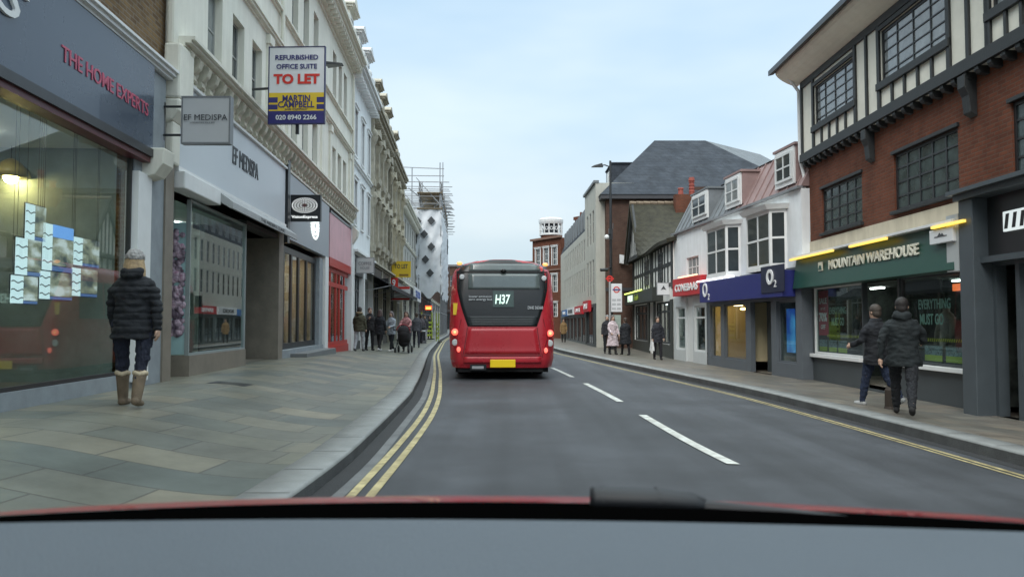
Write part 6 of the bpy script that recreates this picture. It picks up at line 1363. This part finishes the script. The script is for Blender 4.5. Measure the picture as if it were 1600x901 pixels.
person(place(664, 50), R(175), 'distant walker with light trousers past the dark jacketed one', coat=(.05,.05,.055), trou=(.35,.35,.36), legL=(14,3), legR=(-10,8), vox=.022, group=G1, fingers=False)
person(place(671.5, 58), R(180), 'walker in dark clothes between the lime barriers', coat=(.02,.02,.025), trou=(.015,.015,.02), legL=(8,3), legR=(-8,8), vox=.024, group=G1, fingers=False)
# pushchair
p = place(631, 31.2)
t = empty('pushchair', p, R(-2), 'black pushchair with a red edged hood among the shoppers', 'pushchair')
g = MB(); g.limb([(0,.05,.45),(0,.0,.75),(0,.10,.98)], [.23,.25,.18]); g.build('seat', mat('black_fabric', (.015,.014,.016), .85, .2), t, smooth=True)
g = MB(); g.ball((0, .0, .86), .26, 14, (.98, .85, .85)); g.build('hood', MATS['black_fabric'], t, smooth=True)
g = MB(); g.tube([(.262*math.cos(a), -.10, .90+.24*math.sin(a)) for a in [math.pi*q/10 for q in range(11)]], .022, 6); g.build('hood_trim', mat('maroon_fabric', (.22,.02,.03), .8, .2), t, smooth=True)
g = MB()
for sx in (-1, 1): g.tube([(sx*.26,-.35,.12),(sx*.26,.1,.5),(sx*.26,.42,1.05)], .018, 8); g.tube([(sx*.26,.38,.12),(sx*.26,-.1,.55)], .016, 8)
g.tube([(-.26,.42,1.05),(.26,.42,1.05)], .02, 8); g.build('frame', frame_d, t)
for sx in (-1, 1):
    for yy, r in ((-.36, .11), (.38, .14)):
        Mx = Matrix.Translation((sx*.27, yy, r)) @ Matrix.Rotation(R(90), 4, 'Y'); g = MB(); g.rings([(0,0,-.03,r*.9,r*.9),(0,0,-.02,r,r),(0,0,.02,r,r),(0,0,.03,r*.9,r*.9)], 18, Mx); g.build('wheel', tyre, t)
G2 = 'people along the opposite footway'
person(place(957, 33.5), R(200), 'woman in long pale pinkish coat by the bus stop', coat=(.52,.44,.46), trou=(.02,.02,.02), shoe=(.02,.02,.02), hair=(.12,.09,.08), coat_len=.36, skirt=.06, longhair=True, legL=(6,2), legR=(-6,4), armL=(10,15), armR=(12,40), h=1.68, vox=.016, group=G2)
person(place(948.5, 34.6), R(175), 'person in black coat half hidden behind the pale pink coat', coat=(.02,.02,.025), trou=(.015,.015,.018), hair=(.2,.2,.2), h=1.70, vox=.018, group=G2)
person(place(977, 34.6), R(20), 'person in wide black coat between the pink coat and the timbered shop', coat=(.014,.014,.016), trou=(.012,.012,.013), coat_len=.5, skirt=.04, build=1.2, h=1.66, legL=(12,4), legR=(-8,6), vox=.018, group=G2)
person(place(1027, 31.5), R(185), 'person in dark navy coat carrying a white carrier bag by the timbered shop door', coat=(.018,.02,.028), trou=(.015,.015,.02), bag=(.6,.62,.62), h=1.74, coat_len=.68, legL=(8,3), legR=(-6,6), armR=(5,5), vox=.016, group=G2)
person(place(880.5, 55), R(175), 'person in tan coat walking close to the rear corner of the bus', coat=(.22,.14,.06), trou=(.02,.02,.02), h=1.68, legL=(10,3), legR=(-8,6), vox=.022, group=G2, fingers=False, coat_len=.6)
# lime barriers and black bin far down the footway
for i, (u, y_) in enumerate(((667, 56), (684, 52))):
    t = empty('safety_barrier', place(u, y_), R(90 if i else 70), ['lime yellow barrier nearer the shop fronts', 'lime yellow barrier just behind the black bollard'][i], 'barrier', 'lime barriers round the scaffolding')
    g = MB()
    for z in (.25, .55, .85, 1.15): g.box(-.9, .9, -.02, .02, z, z+.16)
    g.box(-.9, -.8, -.03, .03, 0, 2.0); g.box(.8, .9, -.03, .03, 0, 2.0); g.build('panel', mat('lime_plastic', (.30, .37, .04), .5, .08), t)
    g = MB(); g.box(-.8, -.6, -.25, .25, 0, .06); g.box(.6, .8, -.25, .25, 0, .06); g.build('foot', frame_d, t)
p = Vector((kl(46)-.8, 46, .13)); t = empty('bollard', p, 0, 'stout black bollard close to the kerb beyond the shoppers', 'bollard')
g = MB(); g.rings([(0,0,0,.24,.24),(0,0,.1,.2,.2),(0,0,.15,.17,.17),(0,0,.85,.16,.16),(0,0,.9,.2,.2),(0,0,1.0,.18,.18),(0,0,1.06,.08,.08)], 16); g.build('post', frame_d, t, smooth=False)
g = MB(); g.rings([(0,0,.7,.166,.166),(0,0,.78,.166,.166)], 16); g.build('reflective_band', white_p, t)
# short bollard by the two men
p = Vector(((1388-800)/1200*12.3, 12.3, footz(6.0, 12.3))); t = empty('bollard', p, 0, 'short dark brown bollard between the legs of the two men', 'bollard')
g = MB(); g.rings([(0,0,0,.10,.10),(0,0,.04,.085,.085),(0,0,.30,.08,.08),(0,0,.34,.05,.05)], 14); g.build('post', mat('rust_brown', (.06, .045, .035), .7, .2), t)
